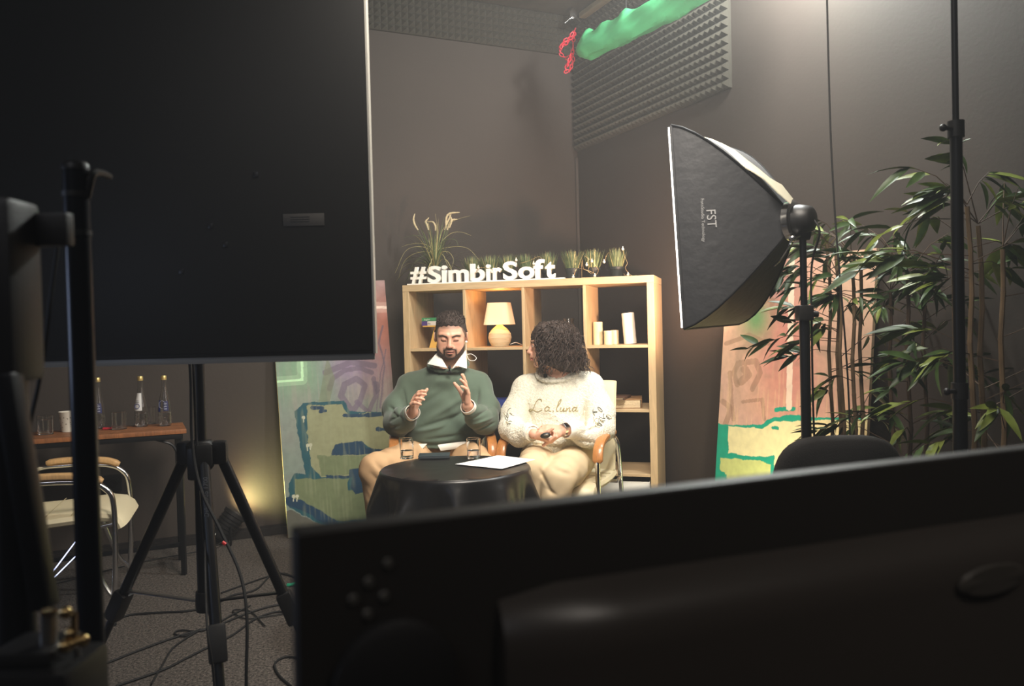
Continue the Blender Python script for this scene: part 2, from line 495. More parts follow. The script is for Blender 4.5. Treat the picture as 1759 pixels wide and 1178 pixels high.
# ceiling rail, bracket
mb = MB(); a = P(1000, 32, 5.35); b = a + eR * 1.9; b.z = a.z = 3.22
mb.beam(a, b, .05, .035, .006)
mb.beam((a + b) / 2 + ZV * .018, (a + b) / 2 + ZV * (HR - .001 - a.z), .03, .03, .003)
mb.beam(a + eR * .3 + ZV * .018, a + eR * .3 + ZV * (HR - .001 - a.z), .03, .03, .003)
tag(mb.build('ceiling_rail', mat('rail_beige', S(160, 150, 128), .5)), 'beige rail under the ceiling above the rolled green cloth', 'rail')
rb = thing('wall_bracket', CO + eL * .02, 'small shiny metal bracket up in the corner above the red chain', 'bracket')
mb = MB(); c = P(985, 32, 5.55)
mb.tube([c + Vector((-.06, 0, -.03)), c + Vector((0, 0, .02)), c + Vector((.05, -.02, -.03))], .008); mb.box(c + Vector((0, .02, .03)), (.05, .05, .06), .006)
mb.tube([c + Vector((0, .02, .06)), c + Vector((0, .02, HR - c.z - .001))], .01)
mb.build('bracket_arm', M['chrome'], rb, world=True)

# rolled green cloth
root = thing('green_backdrop_roll', P(990, 92, 5.0), 'rolled up bright green backdrop cloth hanging under the ceiling', 'backdrop')
A = P(994, 88, 5.0); B_ = P(1215, -28, 3.95); B2 = A + (B_ - A) * 1.25
ax = (B2 - A).normalized(); side = ax.cross(ZV).normalized(); up = side.cross(ax)
mb = MB(); N = 120; n = 28; vs = []
rr = random.Random(3)
ph = [rr.uniform(0, 6.28) for _ in range(8)]
for i in range(N + 1):
    t = i / N; s_ = t * (B2 - A).length
    base = .018 + .052 * min(1, (s_ / .12)) ** .5
    sag = -.02 * math.sin(min(1, s_ / 1.2) * PI)
    for k in range(n):
        a = 2 * PI * k / n
        wr = .006 * math.sin(3 * a + s_ * 5 + ph[0]) + .004 * abs(math.sin(9 * a + s_ * 26 + 2 * math.sin(s_ * 13))) + .004 * math.sin(7 * a - s_ * 9 + ph[1]) + .003 * math.sin(2 * a + s_ * 23 + ph[2])
        peak = .034 * math.exp(-((s_ - .52) / .05) ** 2) * max(0, math.sin(a)) ** 3 + .035 * math.exp(-((s_ - .1) / .05) ** 2) * max(0, math.sin(a)) ** 3 + .03 * math.exp(-((s_ - .3) / .06) ** 2) * max(0, math.sin(a)) ** 2
        r = base + wr * min(1, s_ / .1) + peak
        vs.append(A + ax * s_ + side * (math.cos(a) * r * .8) + up * (math.sin(a) * r + sag))
fs = [(i * n + k, i * n + (k + 1) % n, (i + 1) * n + (k + 1) % n, (i + 1) * n + k) for i in range(N) for k in range(n)]
fs += [tuple(range(n))[::-1], tuple(range(N * n, N * n + n))]
mb.add(vs, fs); mb.build('rolled_cloth', M['green_cloth'], root, True)
mb = MB()   # soft folds bunched on the roll
for s0 in (.34, .40, .46, .58, .66):
    pts = [A + ax * (s0 + .05 * math.sin(a * .5)) + side * (math.cos(a) * .058) + up * (math.sin(a) * .068) for a in np.linspace(2.2, 4.6, 12)]
    mb.tube(pts, [.002 + .008 * math.sin(PI * i / 11) for i in range(12)], 6)
mb.build('cloth_fold', M['green_cloth'], root, True)
mb = MB(); mb.tube([A + up * .055 + ax * .02, B2 + up * .055], .018, 12); mb.build('roll_bar', M['black_m'], root, True)
for s0 in (.5, 1.2):
    mb = MB(); q = A + ax * s0 + up * .07
    mb.tube([q, Vector((q.x, q.y, 3.2))], .006, 8); mb.build('hanging_strap', M['black'], root, True)

# red plastic chain, links built one by one
root = thing('red_chain', P(975, 90, 5.05), 'bunched red plastic chain hanging beside the green cloth end', 'chain')
def chainpath(pts, step):
    pts = curve_pts(pts, 12); out = [pts[0]]; acc = 0
    for a, b in zip(pts, pts[1:]):
        acc += (b - a).length
        if acc >= step: out.append(b); acc = 0
    return out
def link_mesh():
    mb = MB(); pp = []
    for k in range(12):
        a = 2 * PI * k / 12
        pp.append(Vector((.009 * math.cos(a), 0, .016 * math.sin(a))))
    mb.tube(pp, .0035, 5, closed=True); return mb.mesh('link', M['red'])
lm = link_mesh()
paths = [[P(987, 52, 5.1), P(980, 66, 5.08), P(968, 74, 5.06), P(962, 86, 5.05), P(966, 96, 5.05), P(976, 99, 5.05), P(983, 90, 5.04), P(985, 70, 5.04), P(988, 50, 5.08)],
         [P(985, 60, 5.02), P(975, 72, 5.02), P(965, 80, 5.0), P(968, 72, 5.0), P(980, 62, 5.0), P(986, 52, 5.0)],
         [P(983, 95, 4.98), P(976, 108, 4.98), P(971, 121, 4.98), P(978, 121, 4.98), P(984, 106, 4.98), P(985, 94, 4.98)],
         [P(980, 96, 4.96), P(975, 112, 4.96), P(973, 119, 4.96)]]
for pth in paths:
    cp = chainpath(pth, .021)
    for i in range(len(cp) - 1):
        d = (cp[i + 1] - cp[i]).normalized()
        q = d.to_track_quat('Z', 'Y').to_matrix() @ Matrix.Rotation((i % 2) * PI / 2 + .4, 3, 'Z')
        o = link('link', lm, root); o.matrix_basis = wm(root).inverted() @ (Matrix.Translation(cp[i]) @ q.to_4x4())

# wall socket low on the left wall
q = on_plane(194, 829, CO + nL * .001, nL)
root = thing('wall_socket', q, 'black wall socket on the dark wall behind the cream chair', 'socket')
ang = math.atan2(eL.y, eL.x)
RL = Matrix.Rotation(ang, 3, 'Z')
mb = MB(); mb.box(q + nL * .012, (.09, .022, .09), .004, RL); mb.build('socket_frame', M['black'], root, True)
mb = MB(); mb.lathe([(0.0, 0), (.026, 0), (.028, .004), (.022, .005), (.02, -.004)], 18, q + nL * .024, nL.to_track_quat('Z', 'Y').to_matrix()); mb.build('socket_insert', M['base'], root, True)

# ================================================================== PAINTED BOARDS
def stroke_mask(X, Y, pts, w_):
    d = np.full(X.shape, 1e9)
    for (x0, y0), (x1, y1) in zip(pts, pts[1:]):
        dx, dy = x1 - x0, y1 - y0; L2 = dx * dx + dy * dy + 1e-9
        t = np.clip(((X - x0) * dx + (Y - y0) * dy) / L2, 0, 1)
        d = np.minimum(d, np.hypot(X - x0 - t * dx, Y - y0 - t * dy))
    return d < w_
def poly_mask(X, Y, pts):
    ins = np.zeros(X.shape, bool); n = len(pts)
    for i in range(n):
        x0, y0 = pts[i]; x1, y1 = pts[(i + 1) % n]
        c = ((y0 > Y) != (y1 > Y)) & (X < (x1 - x0) * (Y - y0) / (y1 - y0 + 1e-12) + x0)
        ins ^= c
    return ins
def vnoise(X, Y, sc, seed):
    r = np.random.default_rng(seed); G = r.random((64, 64))
    x, y = X * sc, Y * sc; xi, yi = np.floor(x).astype(int), np.floor(y).astype(int)
    fx, fy = x - xi, y - yi; fx = fx * fx * (3 - 2 * fx); fy = fy * fy * (3 - 2 * fy)
    g = lambda a, b: G[a % 64, b % 64]
    return (g(xi, yi) * (1 - fx) + g(xi + 1, yi) * fx) * (1 - fy) + (g(xi, yi + 1) * (1 - fx) + g(xi + 1, yi + 1) * fx) * fy
def board(name, o, u, v, nrm, w_, h_, paint, label, plank=.0):
    """a plywood sheet; the spray painting is flat print on its front face (colour per grid vertex)"""
    root = thing(name, o, label, 'painted board', 'spray painted boards against the walls')
    root.location = o
    nu, nv = int(w_ / .0033), int(h_ / .0033)
    a, b = np.meshgrid(np.linspace(0, w_, nu), np.linspace(0, h_, nv), indexing='ij')
    O = np.array(o); pos = O + a[..., None] * np.array(u) + b[..., None] * np.array(v)
    # picture-plane coordinates used only to look up the print design
    rel = pos - np.array([0, 0, CAM_H]); dz = rel @ np.array(_F)
    px = 879.5 + F_PX * (rel @ np.array(_R)) / dz; py = 589 - F_PX * (rel @ np.array(_U)) / dz
    colr = paint(a, b, px, py)
    me = bpy.data.meshes.new('painting')
    vs = (pos - O + np.array(nrm) * .0065).reshape(-1, 3)
    ii = np.arange(nu * nv).reshape(nu, nv)
    F = np.stack([ii[:-1, :-1], ii[1:, :-1], ii[1:, 1:], ii[:-1, 1:]], -1).reshape(-1, 4)
    me.vertices.add(len(vs)); me.vertices.foreach_set('co', vs.astype(np.float32).ravel())
    me.loops.add(F.size); me.loops.foreach_set('vertex_index', F.ravel().astype(np.int32))
    me.polygons.add(len(F)); me.polygons.foreach_set('loop_start', np.arange(0, F.size, 4, dtype=np.int32))
    me.update(calc_edges=True)
    at = me.color_attributes.new('Col', 'FLOAT_COLOR', 'POINT')
    c = np.concatenate([colr.reshape(-1, 3), np.ones((nu * nv, 1))], 1)
    at.data.foreach_set('color', c.astype(np.float32).ravel())
    me.materials.append(mat('spray_paint', (1, 1, 1, 1), .55, attr='Col', var=.08, vscale=30, bump=.1, bscale=80))
    link('painting', me, root)
    mb = MB(); u, v, nrm = Vector(u), Vector(v), Vector(nrm)
    c4 = [Vector(), u * w_, u * w_ + v * h_, v * h_]
    mb.add([q + nrm * .006 for q in c4] + [q - nrm * .009 for q in c4], [(0, 1, 2, 3), (7, 6, 5, 4), (0, 4, 5, 1), (1, 5, 6, 2), (2, 6, 7, 3), (3, 7, 4, 0)], False)
    mb.build('plywood_sheet', M['ledge'], root)
    return root
def C(r, g, b): return np.array([lin(r), lin(g), lin(b)])
def blend(img, mask, col, a=1.0):
    mk = (mask * a)[..., None]; return img * (1 - mk) + col * mk
def soft(d, s): return np.exp(-(d / s) ** 2)

def paint_left(a, b, px, py):
    n1 = vnoise(a, b, 7, 1); n2 = vnoise(a * 3, b, 14, 2); n3 = vnoise(a * 16, b * 1.2, 6, 3)
    img = np.tile(C(150, 132, 138), a.shape + (1,)).astype(float)
    img = blend(img, sst(.35, .8, n1), C(132, 140, 132))
    img = blend(img, sst(720, 480, px * 1.0 + (n1 - .5) * 60), C(134, 150, 138), .85)
    img = blend(img, soft(px - 660, 45) * soft(py - 560, 75), C(196, 120, 100), .9)
    img = blend(img, soft(px - 600, 50) * soft(py - 630, 30), C(146, 124, 158), .8)
    img = blend(img, soft(px - 512, 40) * soft(py - 645, 45), C(120, 176, 130), .8)
    img = blend(img, sst(.45, .75, n3) * soft(py - 690, 60), C(170, 160, 150), .4)
    img = blend(img, soft(px - 515, 22) * soft(py - 700, 60), C(150, 150, 140), .6)
    # faint purple calligraphy
    pur = C(112, 98, 118)
    for pts, ww in (([(567, 668), (572, 650), (590, 636), (615, 632), (636, 640)], 4), ([(560, 640), (600, 622), (640, 628)], 5),
                    ([(600, 700), (585, 680), (590, 660), (610, 650), (625, 662), (618, 690), (605, 706)], 5), ([(640, 650), (646, 680), (636, 705), (628, 716)], 4),
                    ([(612, 690), (640, 712)], 4), ([(655, 560), (650, 590), (658, 630), (654, 700)], 1.5), ([(648, 720), (652, 640), (660, 600)], 1)):
        img = blend(img, stroke_mask(px + (n1 - .5) * 6, py, pts, ww), pur, .75)
    img = blend(img, poly_mask(px, py, [(547, 690), (556, 640), (562, 612), (575, 650), (566, 690)]), C(118, 128, 96), .6)
    img = blend(img, poly_mask(px, py, [(640, 655), (650, 655), (652, 672), (645, 678)]), C(90, 84, 104), .6)
    # lower part: pale green slabs with teal outlines
    teal = C(20, 84, 96); slab = C(150, 152, 116); slab2 = C(116, 128, 92); blue = C(14, 58, 86)
    jag = (vnoise(a, b, 40, 5) - .5) * 3
    X, Y = px + jag, py + (vnoise(a, b, 34, 6) - .5) * 3
    low = poly_mask(X, Y, [(505, 707), (520, 692), (590, 688), (600, 706), (720, 712), (720, 920), (560, 905), (497, 872), (497, 830), (506, 812), (524, 815)])
    img = blend(img, low, teal)
    img = blend(img, poly_mask(X, Y, [(527, 697), (586, 694), (598, 712), (632, 708), (660, 716), (662, 738), (676, 742), (676, 770), (640, 772), (622, 760), (575, 762), (572, 776), (640, 780), (676, 784), (676, 806), (640, 806), (622, 815), (552, 820), (534, 800), (527, 740)]), slab)
    img = blend(img, poly_mask(X, Y, [(545, 782), (630, 782), (676, 786), (676, 806), (620, 812), (552, 818)]), slab2)
    img = blend(img, poly_mask(X, Y, [(506, 822), (598, 822), (598, 842), (640, 838), (700, 834), (700, 886), (560, 896), (530, 880), (506, 858)]), slab2)
    img = blend(img, poly_mask(X, Y, [(575, 762), (622, 757), (630, 770), (680, 774), (680, 778), (568, 782)]), blue)
    img = blend(img, poly_mask(X, Y, [(600, 806), (640, 802), (700, 800), (700, 832), (650, 834), (610, 850), (602, 838), (606, 820), (560, 822), (558, 816), (598, 816)]), blue)
    for pts, ww in (([(536, 701), (553, 700)], 3), ([(549, 706), (558, 705)], 3), ([(592, 713), (650, 713), (672, 712)], 3), ([(648, 737), (672, 737), (672, 716)], 3),
                    ([(497, 862), (520, 868), (560, 892), (572, 900)], 8)):
        img = blend(img, stroke_mask(X, Y, pts, ww), blue)
    img = blend(img, poly_mask(X, Y, [(480, 880), (500, 876), (560, 905), (720, 900), (720, 930), (480, 930)]), C(88, 84, 72), .85)
    img = blend(img, poly_mask(X, Y, [(560, 902), (612, 894), (630, 906), (600, 915), (556, 918)]), blue, .9)
    for cx_, cy_ in ((528, 765), (533, 764), (504, 852), (510, 852), (521, 717)):
        img = blend(img, ((px - cx_) ** 2 + (py - cy_) ** 2 < 9) | stroke_mask(px, py, [(cx_, cy_), (cx_, cy_ + 8)], 1), C(205, 205, 180))
    img = blend(img, sst(.55, .9, n3) * low, C(160, 165, 130), .25)
    # painted glowing lines
    for pts, c_, ww in (([(640, 528), (668, 528)], C(250, 222, 205), 2.3), ([(518, 600), (519, 652), (472, 656)], C(205, 250, 200), 2.2)):
        img = blend(img, stroke_mask(px, py, pts, ww * 4), c_, .25); img = blend(img, stroke_mask(px, py, pts, ww), c_)
    return img * .95
def paint_right(a, b, px, py):
    n1 = vnoise(a, b, 6, 21); n3 = vnoise(a * 14, b * 1.2, 6, 23); n4 = vnoise(a, b, 15, 27)
    img = np.tile(C(212, 176, 150), a.shape + (1,)).astype(float)
    img = blend(img, sst(.4, .8, n1), C(206, 168, 150), .8)
    img = blend(img, soft(px - 1350, 60) * soft(py - 600, 170), C(206, 122, 110), .7)
    img = blend(img, soft(px - 1300, 26) * soft(py - 545, 40), C(80, 150, 90), .9)
    img = blend(img, soft(px - 1330, 40) * soft(py - 480, 50), C(130, 100, 110), .6)
    dk = C(140, 108, 84)
    for pts, ww in (([(1270, 660), (1264, 640), (1272, 624), (1300, 620), (1308, 640), (1296, 668)], 5), ([(1256, 640), (1262, 720)], 4), ([(1250, 590), (1290, 575), (1322, 590)], 4),
                    ([(1305, 520), (1330, 515), (1328, 540), (1345, 520)], 4), ([(1245, 690), (1256, 700), (1248, 730)], 5), ([(1280, 690), (1310, 686), (1316, 720)], 3), ([(1276, 656), (1288, 644), (1282, 634)], 6)):
        img = blend(img, stroke_mask(px + (n4 - .5) * 6, py, pts, ww), dk, .5)
    img = blend(img, sst(.6, .85, n3) * sst(580, 700, py), C(225, 190, 150), .5)
    img = blend(img, sst(.72, .9, n4) * soft(py - 620, 70), C(150, 130, 110), .5)
    X, Y = px + (vnoise(a, b, 40, 25) - .5) * 3, py + (vnoise(a, b, 34, 26) - .5) * 3
    teal = C(22, 158, 128); yel = C(230, 220, 168); yel2 = C(196, 204, 128)
    img = blend(img, poly_mask(X, Y, [(1225, 728), (1310, 730), (1325, 718), (1340, 716), (1360, 712), (1420, 718), (1520, 712), (1520, 950), (1215, 950)]), teal)
    img = blend(img, poly_mask(X, Y, [(1253, 731), (1312, 736), (1332, 724), (1400, 722), (1520, 720), (1520, 950), (1332, 950), (1332, 782), (1312, 785), (1253, 778)]), yel)
    img = blend(img, poly_mask(X, Y, [(1238, 786), (1300, 790), (1326, 797), (1324, 840), (1300, 950), (1250, 950), (1250, 814), (1238, 808)]), yel2)
    img = blend(img, stroke_mask(X, Y, [(1240, 812), (1246, 812), (1247, 850)], 2), teal)
    img = blend(img, stroke_mask(X, Y, [(1336, 704), (1364, 702)], 4), teal)
    img = blend(img, stroke_mask(X, Y, [(1330, 736), (1337, 736)], 3), teal)
    img = blend(img, stroke_mask(px, py, [(1296, 536), (1302, 532), (1303, 512), (1294, 508)], 2), C(215, 250, 205))
    img = blend(img, stroke_mask(px, py, [(1362, 440), (1360, 560), (1357, 700)], 5), C(238, 214, 190))
    return img
lam = math.radians(4.9); tl = math.radians(1.6)
uL = -eL; vL = (-nL) * math.sin(lam) + ZV * math.cos(lam)
uL2 = uL * math.cos(tl) + vL * math.sin(tl) * 1; vL2 = vL * math.cos(tl) - uL * math.sin(tl)
nb = uL2.cross(vL2).normalized()
if nb.dot(nL) < 0: nb = -nb
board('painted_board', Vector((-1.337, 4.744, .004)), uL2, vL2, nb, .70, 1.5, paint_left, 'tall board sprayed with teal and pale green shapes, left of the man in green')
lam = math.radians(5.5)
BR = CO + eR * 1.6 + nR * .16 + ZV * .003
vR = (-nR) * math.sin(lam) + ZV * math.cos(lam)
nb = eR.cross(vR).normalized()
if nb.dot(nR) < 0: nb = -nb
board('painted_board', BR, eR, vR, nb, .95, 1.5, paint_right, 'warmly lit board in pink, yellow and turquoise paint behind the bamboo')
# ================================================================== SHELF UNIT
PHI = 0.28586; SX, SY = -.63626, 4.79306
T, SD, CL, DEP = .039, .016, .33475, .39
W = 2 * T + 3 * SD + 4 * CL
sh = thing('shelf_unit', (SX, SY, 0), 'light oak open shelf unit, four compartments wide, behind the two seated people', 'shelf', rz=-PHI)
MS = sh.matrix_basis.copy(); MS = Matrix.Translation((SX, SY, 0)) @ Matrix.Rotation(-PHI, 4, 'Z')
SN = (MS.to_3x3() @ Vector((0, -1, 0)))
def shp(x, y, b=0.0):
    """pixel -> shelf-local point on the vertical plane at depth b behind the shelf front"""
    q = on_plane(x, y, MS @ Vector((0, b, 0)), SN)
    return MS.inverted() @ q
def sb(name, a0, a1, b0, b1, z0, z1, label=None):
    mb = MB(); mb.box(((a0 + a1) / 2, (b0 + b1) / 2, (z0 + z1) / 2), (a1 - a0, b1 - b0, z1 - z0), .0012, seg=1)
    o = mb.build(name, M['oak' if z1 - z0 > a1 - a0 else 'oak_h'], sh); return o
m_ = mat('light_oak_h', S(204, 176, 136), .5, kind='wood', var=.16, vscale=6); M['oak_h'] = m_
for n_ in m_.node_tree.nodes:
    if n_.type == 'MAPPING': n_.inputs['Scale'].default_value = (.7, 6, 6)
sb('side_panel', 0, T, 0, DEP, 0.001, W - T); sb('side_panel', W - T, W, 0, DEP, 0.001, W - T)
sb('top_panel', 0, W, 0, DEP, W - T + .0003, W); sb('bottom_panel', T + .0003, W - T - .0003, 0.001, DEP, 0.001, T)
for i in range(1, 4):
    x = T + i * CL + (i - 1) * SD
    sb('divider', x, x + SD, .002, DEP - .002, T + .0003, W - T - .0003)
ZS = []
for j in range(1, 4):
    z = W - T - j * CL - (j - 1) * SD; ZS.append(z)
    for i in range(4):
        x = T + i * (CL + SD)
        sb('shelf_board', x + .0003, x + CL - .0003, .003, DEP - .003, z - SD, z)
def onshelf(a, b, z): return MS @ Vector((a, b, z))
def sth(name, a, b, z, label, cat, group=None, rz=0): return thing(name, onshelf(a, b, z), label, cat, group, -PHI + rz)

def book(a, b, z, w_, d, h, col, label, group, rz=0, title=None, pages=S(215, 195, 160)):
    r = sth('book', a, b, z, label, 'book', group, rz)
    cm = mat('cover_%d_%d_%d' % tuple(int(c * 999) for c in col[:3]), col, .5)
    mb = MB(); t = .003
    mb.box((0, 0, t / 2), (w_, d, t), .001); mb.box((0, 0, h - t / 2), (w_, d, t), .001)
    mb.box((0, -d / 2 + t / 2, h / 2), (w_, t, h), .0012)
    mb.build('cover', cm, r)
    mb = MB(); mb.box((0, t * .5 + .002, h / 2), (w_ - .008, d - .010, h - 2 * t - .0004), .0)
    for k in range(4): mb.box((0, t * .5 + .002, t + (h - 2 * t) * (k + .5) / 5), (w_ - .006, d - .008, .0006))
    mb.build('pages', mat('pages', pages, .9, bump=.6, bscale=250), r)
    if title:
        tm = text_mesh('title', title, h * .7, .0003, mat('title_' + title[:2], title_col, .5))
        o = link('title', tm, r); o.matrix_basis = Matrix.Translation((-w_ * .40, -d / 2 - .0006, h * .22)) @ Matrix.Rotation(PI / 2, 4, 'X')
    return r
# compartment 1: yellow tapered stand with two books on top
z1, z2, z3 = ZS
q = shp(752, 590, .16)
st = sth('display_stand', q.x, .16, z1, 'yellow tapered stand carrying two books in the upper left compartment', 'stand')
hs = shp(745, 559, .16).z - z1
mb = MB(); mb.lathe([(.055, 0), (.055, .004), (.024, hs * .8), (.022, hs - .012), (.022, hs - .008)], 4, R=Matrix.Rotation(PI / 4, 3, 'Z')); mb.build('tapered_body', mat('yellow_stand', S(226, 180, 90), .5), st)
mb = MB(); mb.box((0, 0, hs - .004), (.14, .12, .008), .002); mb.build('top_plate', mat('yellow_stand', S(226, 180, 90), .5), st)
bw = .15
title_col = S(60, 50, 70)
book(q.x, .16, z1 + hs + .0003, bw, .12, .026, S(228, 222, 214), 'white and purple book lying under the green one', 'books on the yellow stand', title='Code')
bk = [o for o in COL.objects if o.name.startswith('book')][-1]
mb = MB(); mb.box((-bw / 2 + .018, -.0605, .013), (.036, .0016, .026)); mb.build('spine_band', mat('purple', S(80, 62, 130), .5), bk)
title_col = S(225, 235, 225)
book(q.x, .16, z1 + hs + .0270, bw, .12, .020, S(70, 150, 100), 'green book lying on top of the white and purple book', 'books on the yellow stand', title='English')

# compartment 2: table lamp
q = shp(859, 590, .17)
lp = sth('table_lamp', q.x, .17, z1 + .0005, 'small table lamp with a glowing cream shade and ribbed round base', 'lamp')
hl = shp(859, 520, .17).z - z1
mb = MB(); k = .118
prof = [(.012, 0), (.05, .002), (.064, .025), (.071, .05), (.066, .075), (.046, .10), (.022, .118), (.014, .128), (.012, .14), (.012, .15)]
pp = []
for i in range(len(prof) - 1):
    for j in range(8):
        t = j / 8; r = prof[i][0] * (1 - t) + prof[i + 1][0] * t; z = prof[i][1] * (1 - t) + prof[i + 1][1] * t
        pp.append((r + .0013 * math.sin(z * 900), z))
pp[0] = (.0, 0)
sc_ = (hl * .60) / .15
mb.lathe([(r * .98, z * sc_) for r, z in pp], 32); mb.build('lamp_base', mat('ribbed_ceramic', S(222, 204, 168), .6), lp)
zt, zb = hl, hl * .50
mb = MB()
def sqr(r, z, n=32):
    out = []
    for i in range(n):
        a = 2 * PI * (i + .5) / n; f = 1 / (abs(math.cos(a)) ** 6 + abs(math.sin(a)) ** 6) ** (1 / 6)
        out.append(Vector((r * f * math.cos(a), r * f * math.sin(a), z)))
    return out
rings = [sqr(.082, zb), sqr(.060, zt), sqr(.0585, zt), sqr(.0805, zb)]
vs = sum(rings, []); fs = [(i * 32 + k_, i * 32 + (k_ + 1) % 32, ((i + 1) % 4) * 32 + (k_ + 1) % 32, ((i + 1) % 4) * 32 + k_) for i in range(4) for k_ in range(32)]
mb.add(vs, fs); 
msd = mat('lamp_shade', S(250, 224, 190), .8, emit=(1, .62, .32, 1), estr=.48)
mb.build('lamp_shade', msd, lp)
mb = MB(); mb.tube([(0, 0, hl * .58), (0, 0, hl * .66)], .012, 10); mb.build('socket', M['white'], lp)
mb = MB(); mb.sphere((0, 0, hl * .73), .022, 10); mb.build('bulb', mat('bulb_glow', (1, .8, .5, 1), .5, emit=(1, .62, .25, 1), estr=14), lp)
mb = MB(); mb.tube(curve_pts([(.06, .01, .012), (.09, .03, .02), (.12, .06, .006), (.15, .12, .004), (.155, .18, .004)]), .0022, 6); mb.build('lamp_cord', M['white'], lp)
l = bpy.data.lights.new('table_lamp_light', 'POINT'); l.energy = 1.2; l.color = (1, .55, .22); l.shadow_soft_size = .03
o = bpy.data.objects.new('table_lamp_light', l); COL.objects.link(o); o.location = onshelf(q.x, .17, z1 + hl * .97)

# compartment 3: glass jar
q = shp(978, 590, .15)
r = sth('glass_vase', q.x, .15, z1 + .0005, 'small pale glass vase half hidden by the curly hair', 'vase')
hv = shp(978, 547, .15).z - z1
mb = MB(); mb.lathe([(.0, 0), (.028, 0), (.036, .02), (.034, hv * .7), (.026, hv * .85), (.032, hv), (.029, hv), (.023, hv * .85), (.031, hv * .7), (.033, .022), (.0, .006)], 24); mb.build('vase_body', M['glass'], r)
mb = MB(); mb.lathe([(0, .008), (.030, .02), (.030, hv * .72), (0, hv * .72)], 20); mb.build('filling', mat('pale_filling', S(170, 165, 155), .8), r)

# compartment 4: candles
def candle(px_, py_top, wpx, b, label, tilt=0, mt='ivory'):
    base = shp(px_, 590, b); r_ = wpx / F_PX * 4.5 / 2
    h_ = shp(px_, py_top, b).z - z1
    r = sth('candle', base.x, b, z1 + .0006 + (r_ * abs(math.sin(tilt)) if tilt else 0), label, 'candle', 'candles in the upper right compartment')
    cm = mat('wax_' + mt, S(232, 214, 176) if mt == 'ivory' else S(244, 240, 226), .5, sss=.1, bump=.15, bscale=40)
    RR = Matrix.Rotation(tilt, 3, 'Y')
    mb = MB(); n = 10
    prof = [(0, 0), (r_ * .97, 0), (r_, .004)] + [(r_ * (1 + .012 * math.sin(i * 2.1)), h_ * i / n) for i in range(1, n)] + [(r_, h_ - .003), (r_ * .93, h_), (r_ * .3, h_ - .004), (0, h_ - .005)]
    mb.lathe(prof, 24, R=RR); mb.build('wax', cm, r)
    mb = MB(); mb.tube([RR @ Vector((0, 0, h_ - .006)), RR @ Vector((.001, 0, h_ + .008))], .0012, 6); mb.build('wick', M['black'], r)
candle(1027.5, 553, 17, .17, 'ivory pillar candle, upright and left of the two short ones')
candle(1045, 568, 15, .13, 'short ivory candle beside the taller upright ivory one')
candle(1056, 567, 15, .20, 'short ivory candle standing behind the other short one')
candle(1083, 538, 22, .15, 'tallest white candle, leaning slightly at the right', tilt=-.07, mt='white')

# second row: blue book between the people, two old books right
q = shp(858, 690, .14); title_col = S(220, 220, 230)
book(q.x, .14, z2 + .0004, .24, .17, .045, S(42, 58, 128), 'dark blue book lying flat, seen between the two people', 'books lying in the lower compartments', .03)
q = shp(1082, 700, .14)
book(q.x - .02, .16, z2 + .0004, .24, .17, .05, S(150, 112, 74), 'thick book with worn brown cover and tan page block, right compartment', 'books lying in the lower compartments', PI / 2 + .12, pages=S(205, 165, 110))
book(q.x - .075, .10, z2 + .0510, .20, .14, .014, S(92, 66, 50), 'thin brown book lying on the thick worn one', 'books lying in the lower compartments', PI / 2 - .05)
q = shp(1045, 812, .08)
r = sth('cable_coil', q.x, .10, z3 + .0005, 'small coil of black cable on the lower right shelf', 'cable')
mb = MB(); mb.tube([(0.03 * math.cos(a), .02 * math.sin(a), .006 + a * .0011) for a in np.linspace(0, 22, 90)], .003, 6); mb.build('coil', M['rubber'], r)
mb = MB(); mb.box((.03, 0, .034), (.022, .02, .016), .004); mb.build('plug', M['black'], r)
# bottom row: white boxes
for i, lab in ((3, 'white fabric storage box in the bottom right compartment'), (2, 'white fabric storage box left of the one at the right end'), ):
    x = T + i * (CL + SD) + CL / 2
    r = sth('storage_box', x, .19, T + .001, lab, 'box', 'storage boxes in the bottom row')
    mb = MB(); w_, d_, h_ = CL - .016, .35, CL - .03; t = .006
    mb.box((0, 0, t / 2), (w_, d_, t), .001)
    for sx in (-1, 1): mb.box((sx * (w_ / 2 - t / 2), 0, h_ / 2), (t, d_, h_), .002)
    for sy in (-1, 1): mb.box((0, sy * (d_ / 2 - t / 2), h_ / 2), (w_ - 2 * t, t, h_), .002)
    mb.build('box_body', M['white'], r)
    mb = MB(); mb.tube(curve_pts([(-.05, -d_ / 2 - .001, h_ * .55), (-.045, -d_ / 2 - .012, h_ * .52), (.045, -d_ / 2 - .012, h_ * .52), (.05, -d_ / 2 - .001, h_ * .55)], 6), .004, 6); mb.build('box_handle', M['rib'], r)

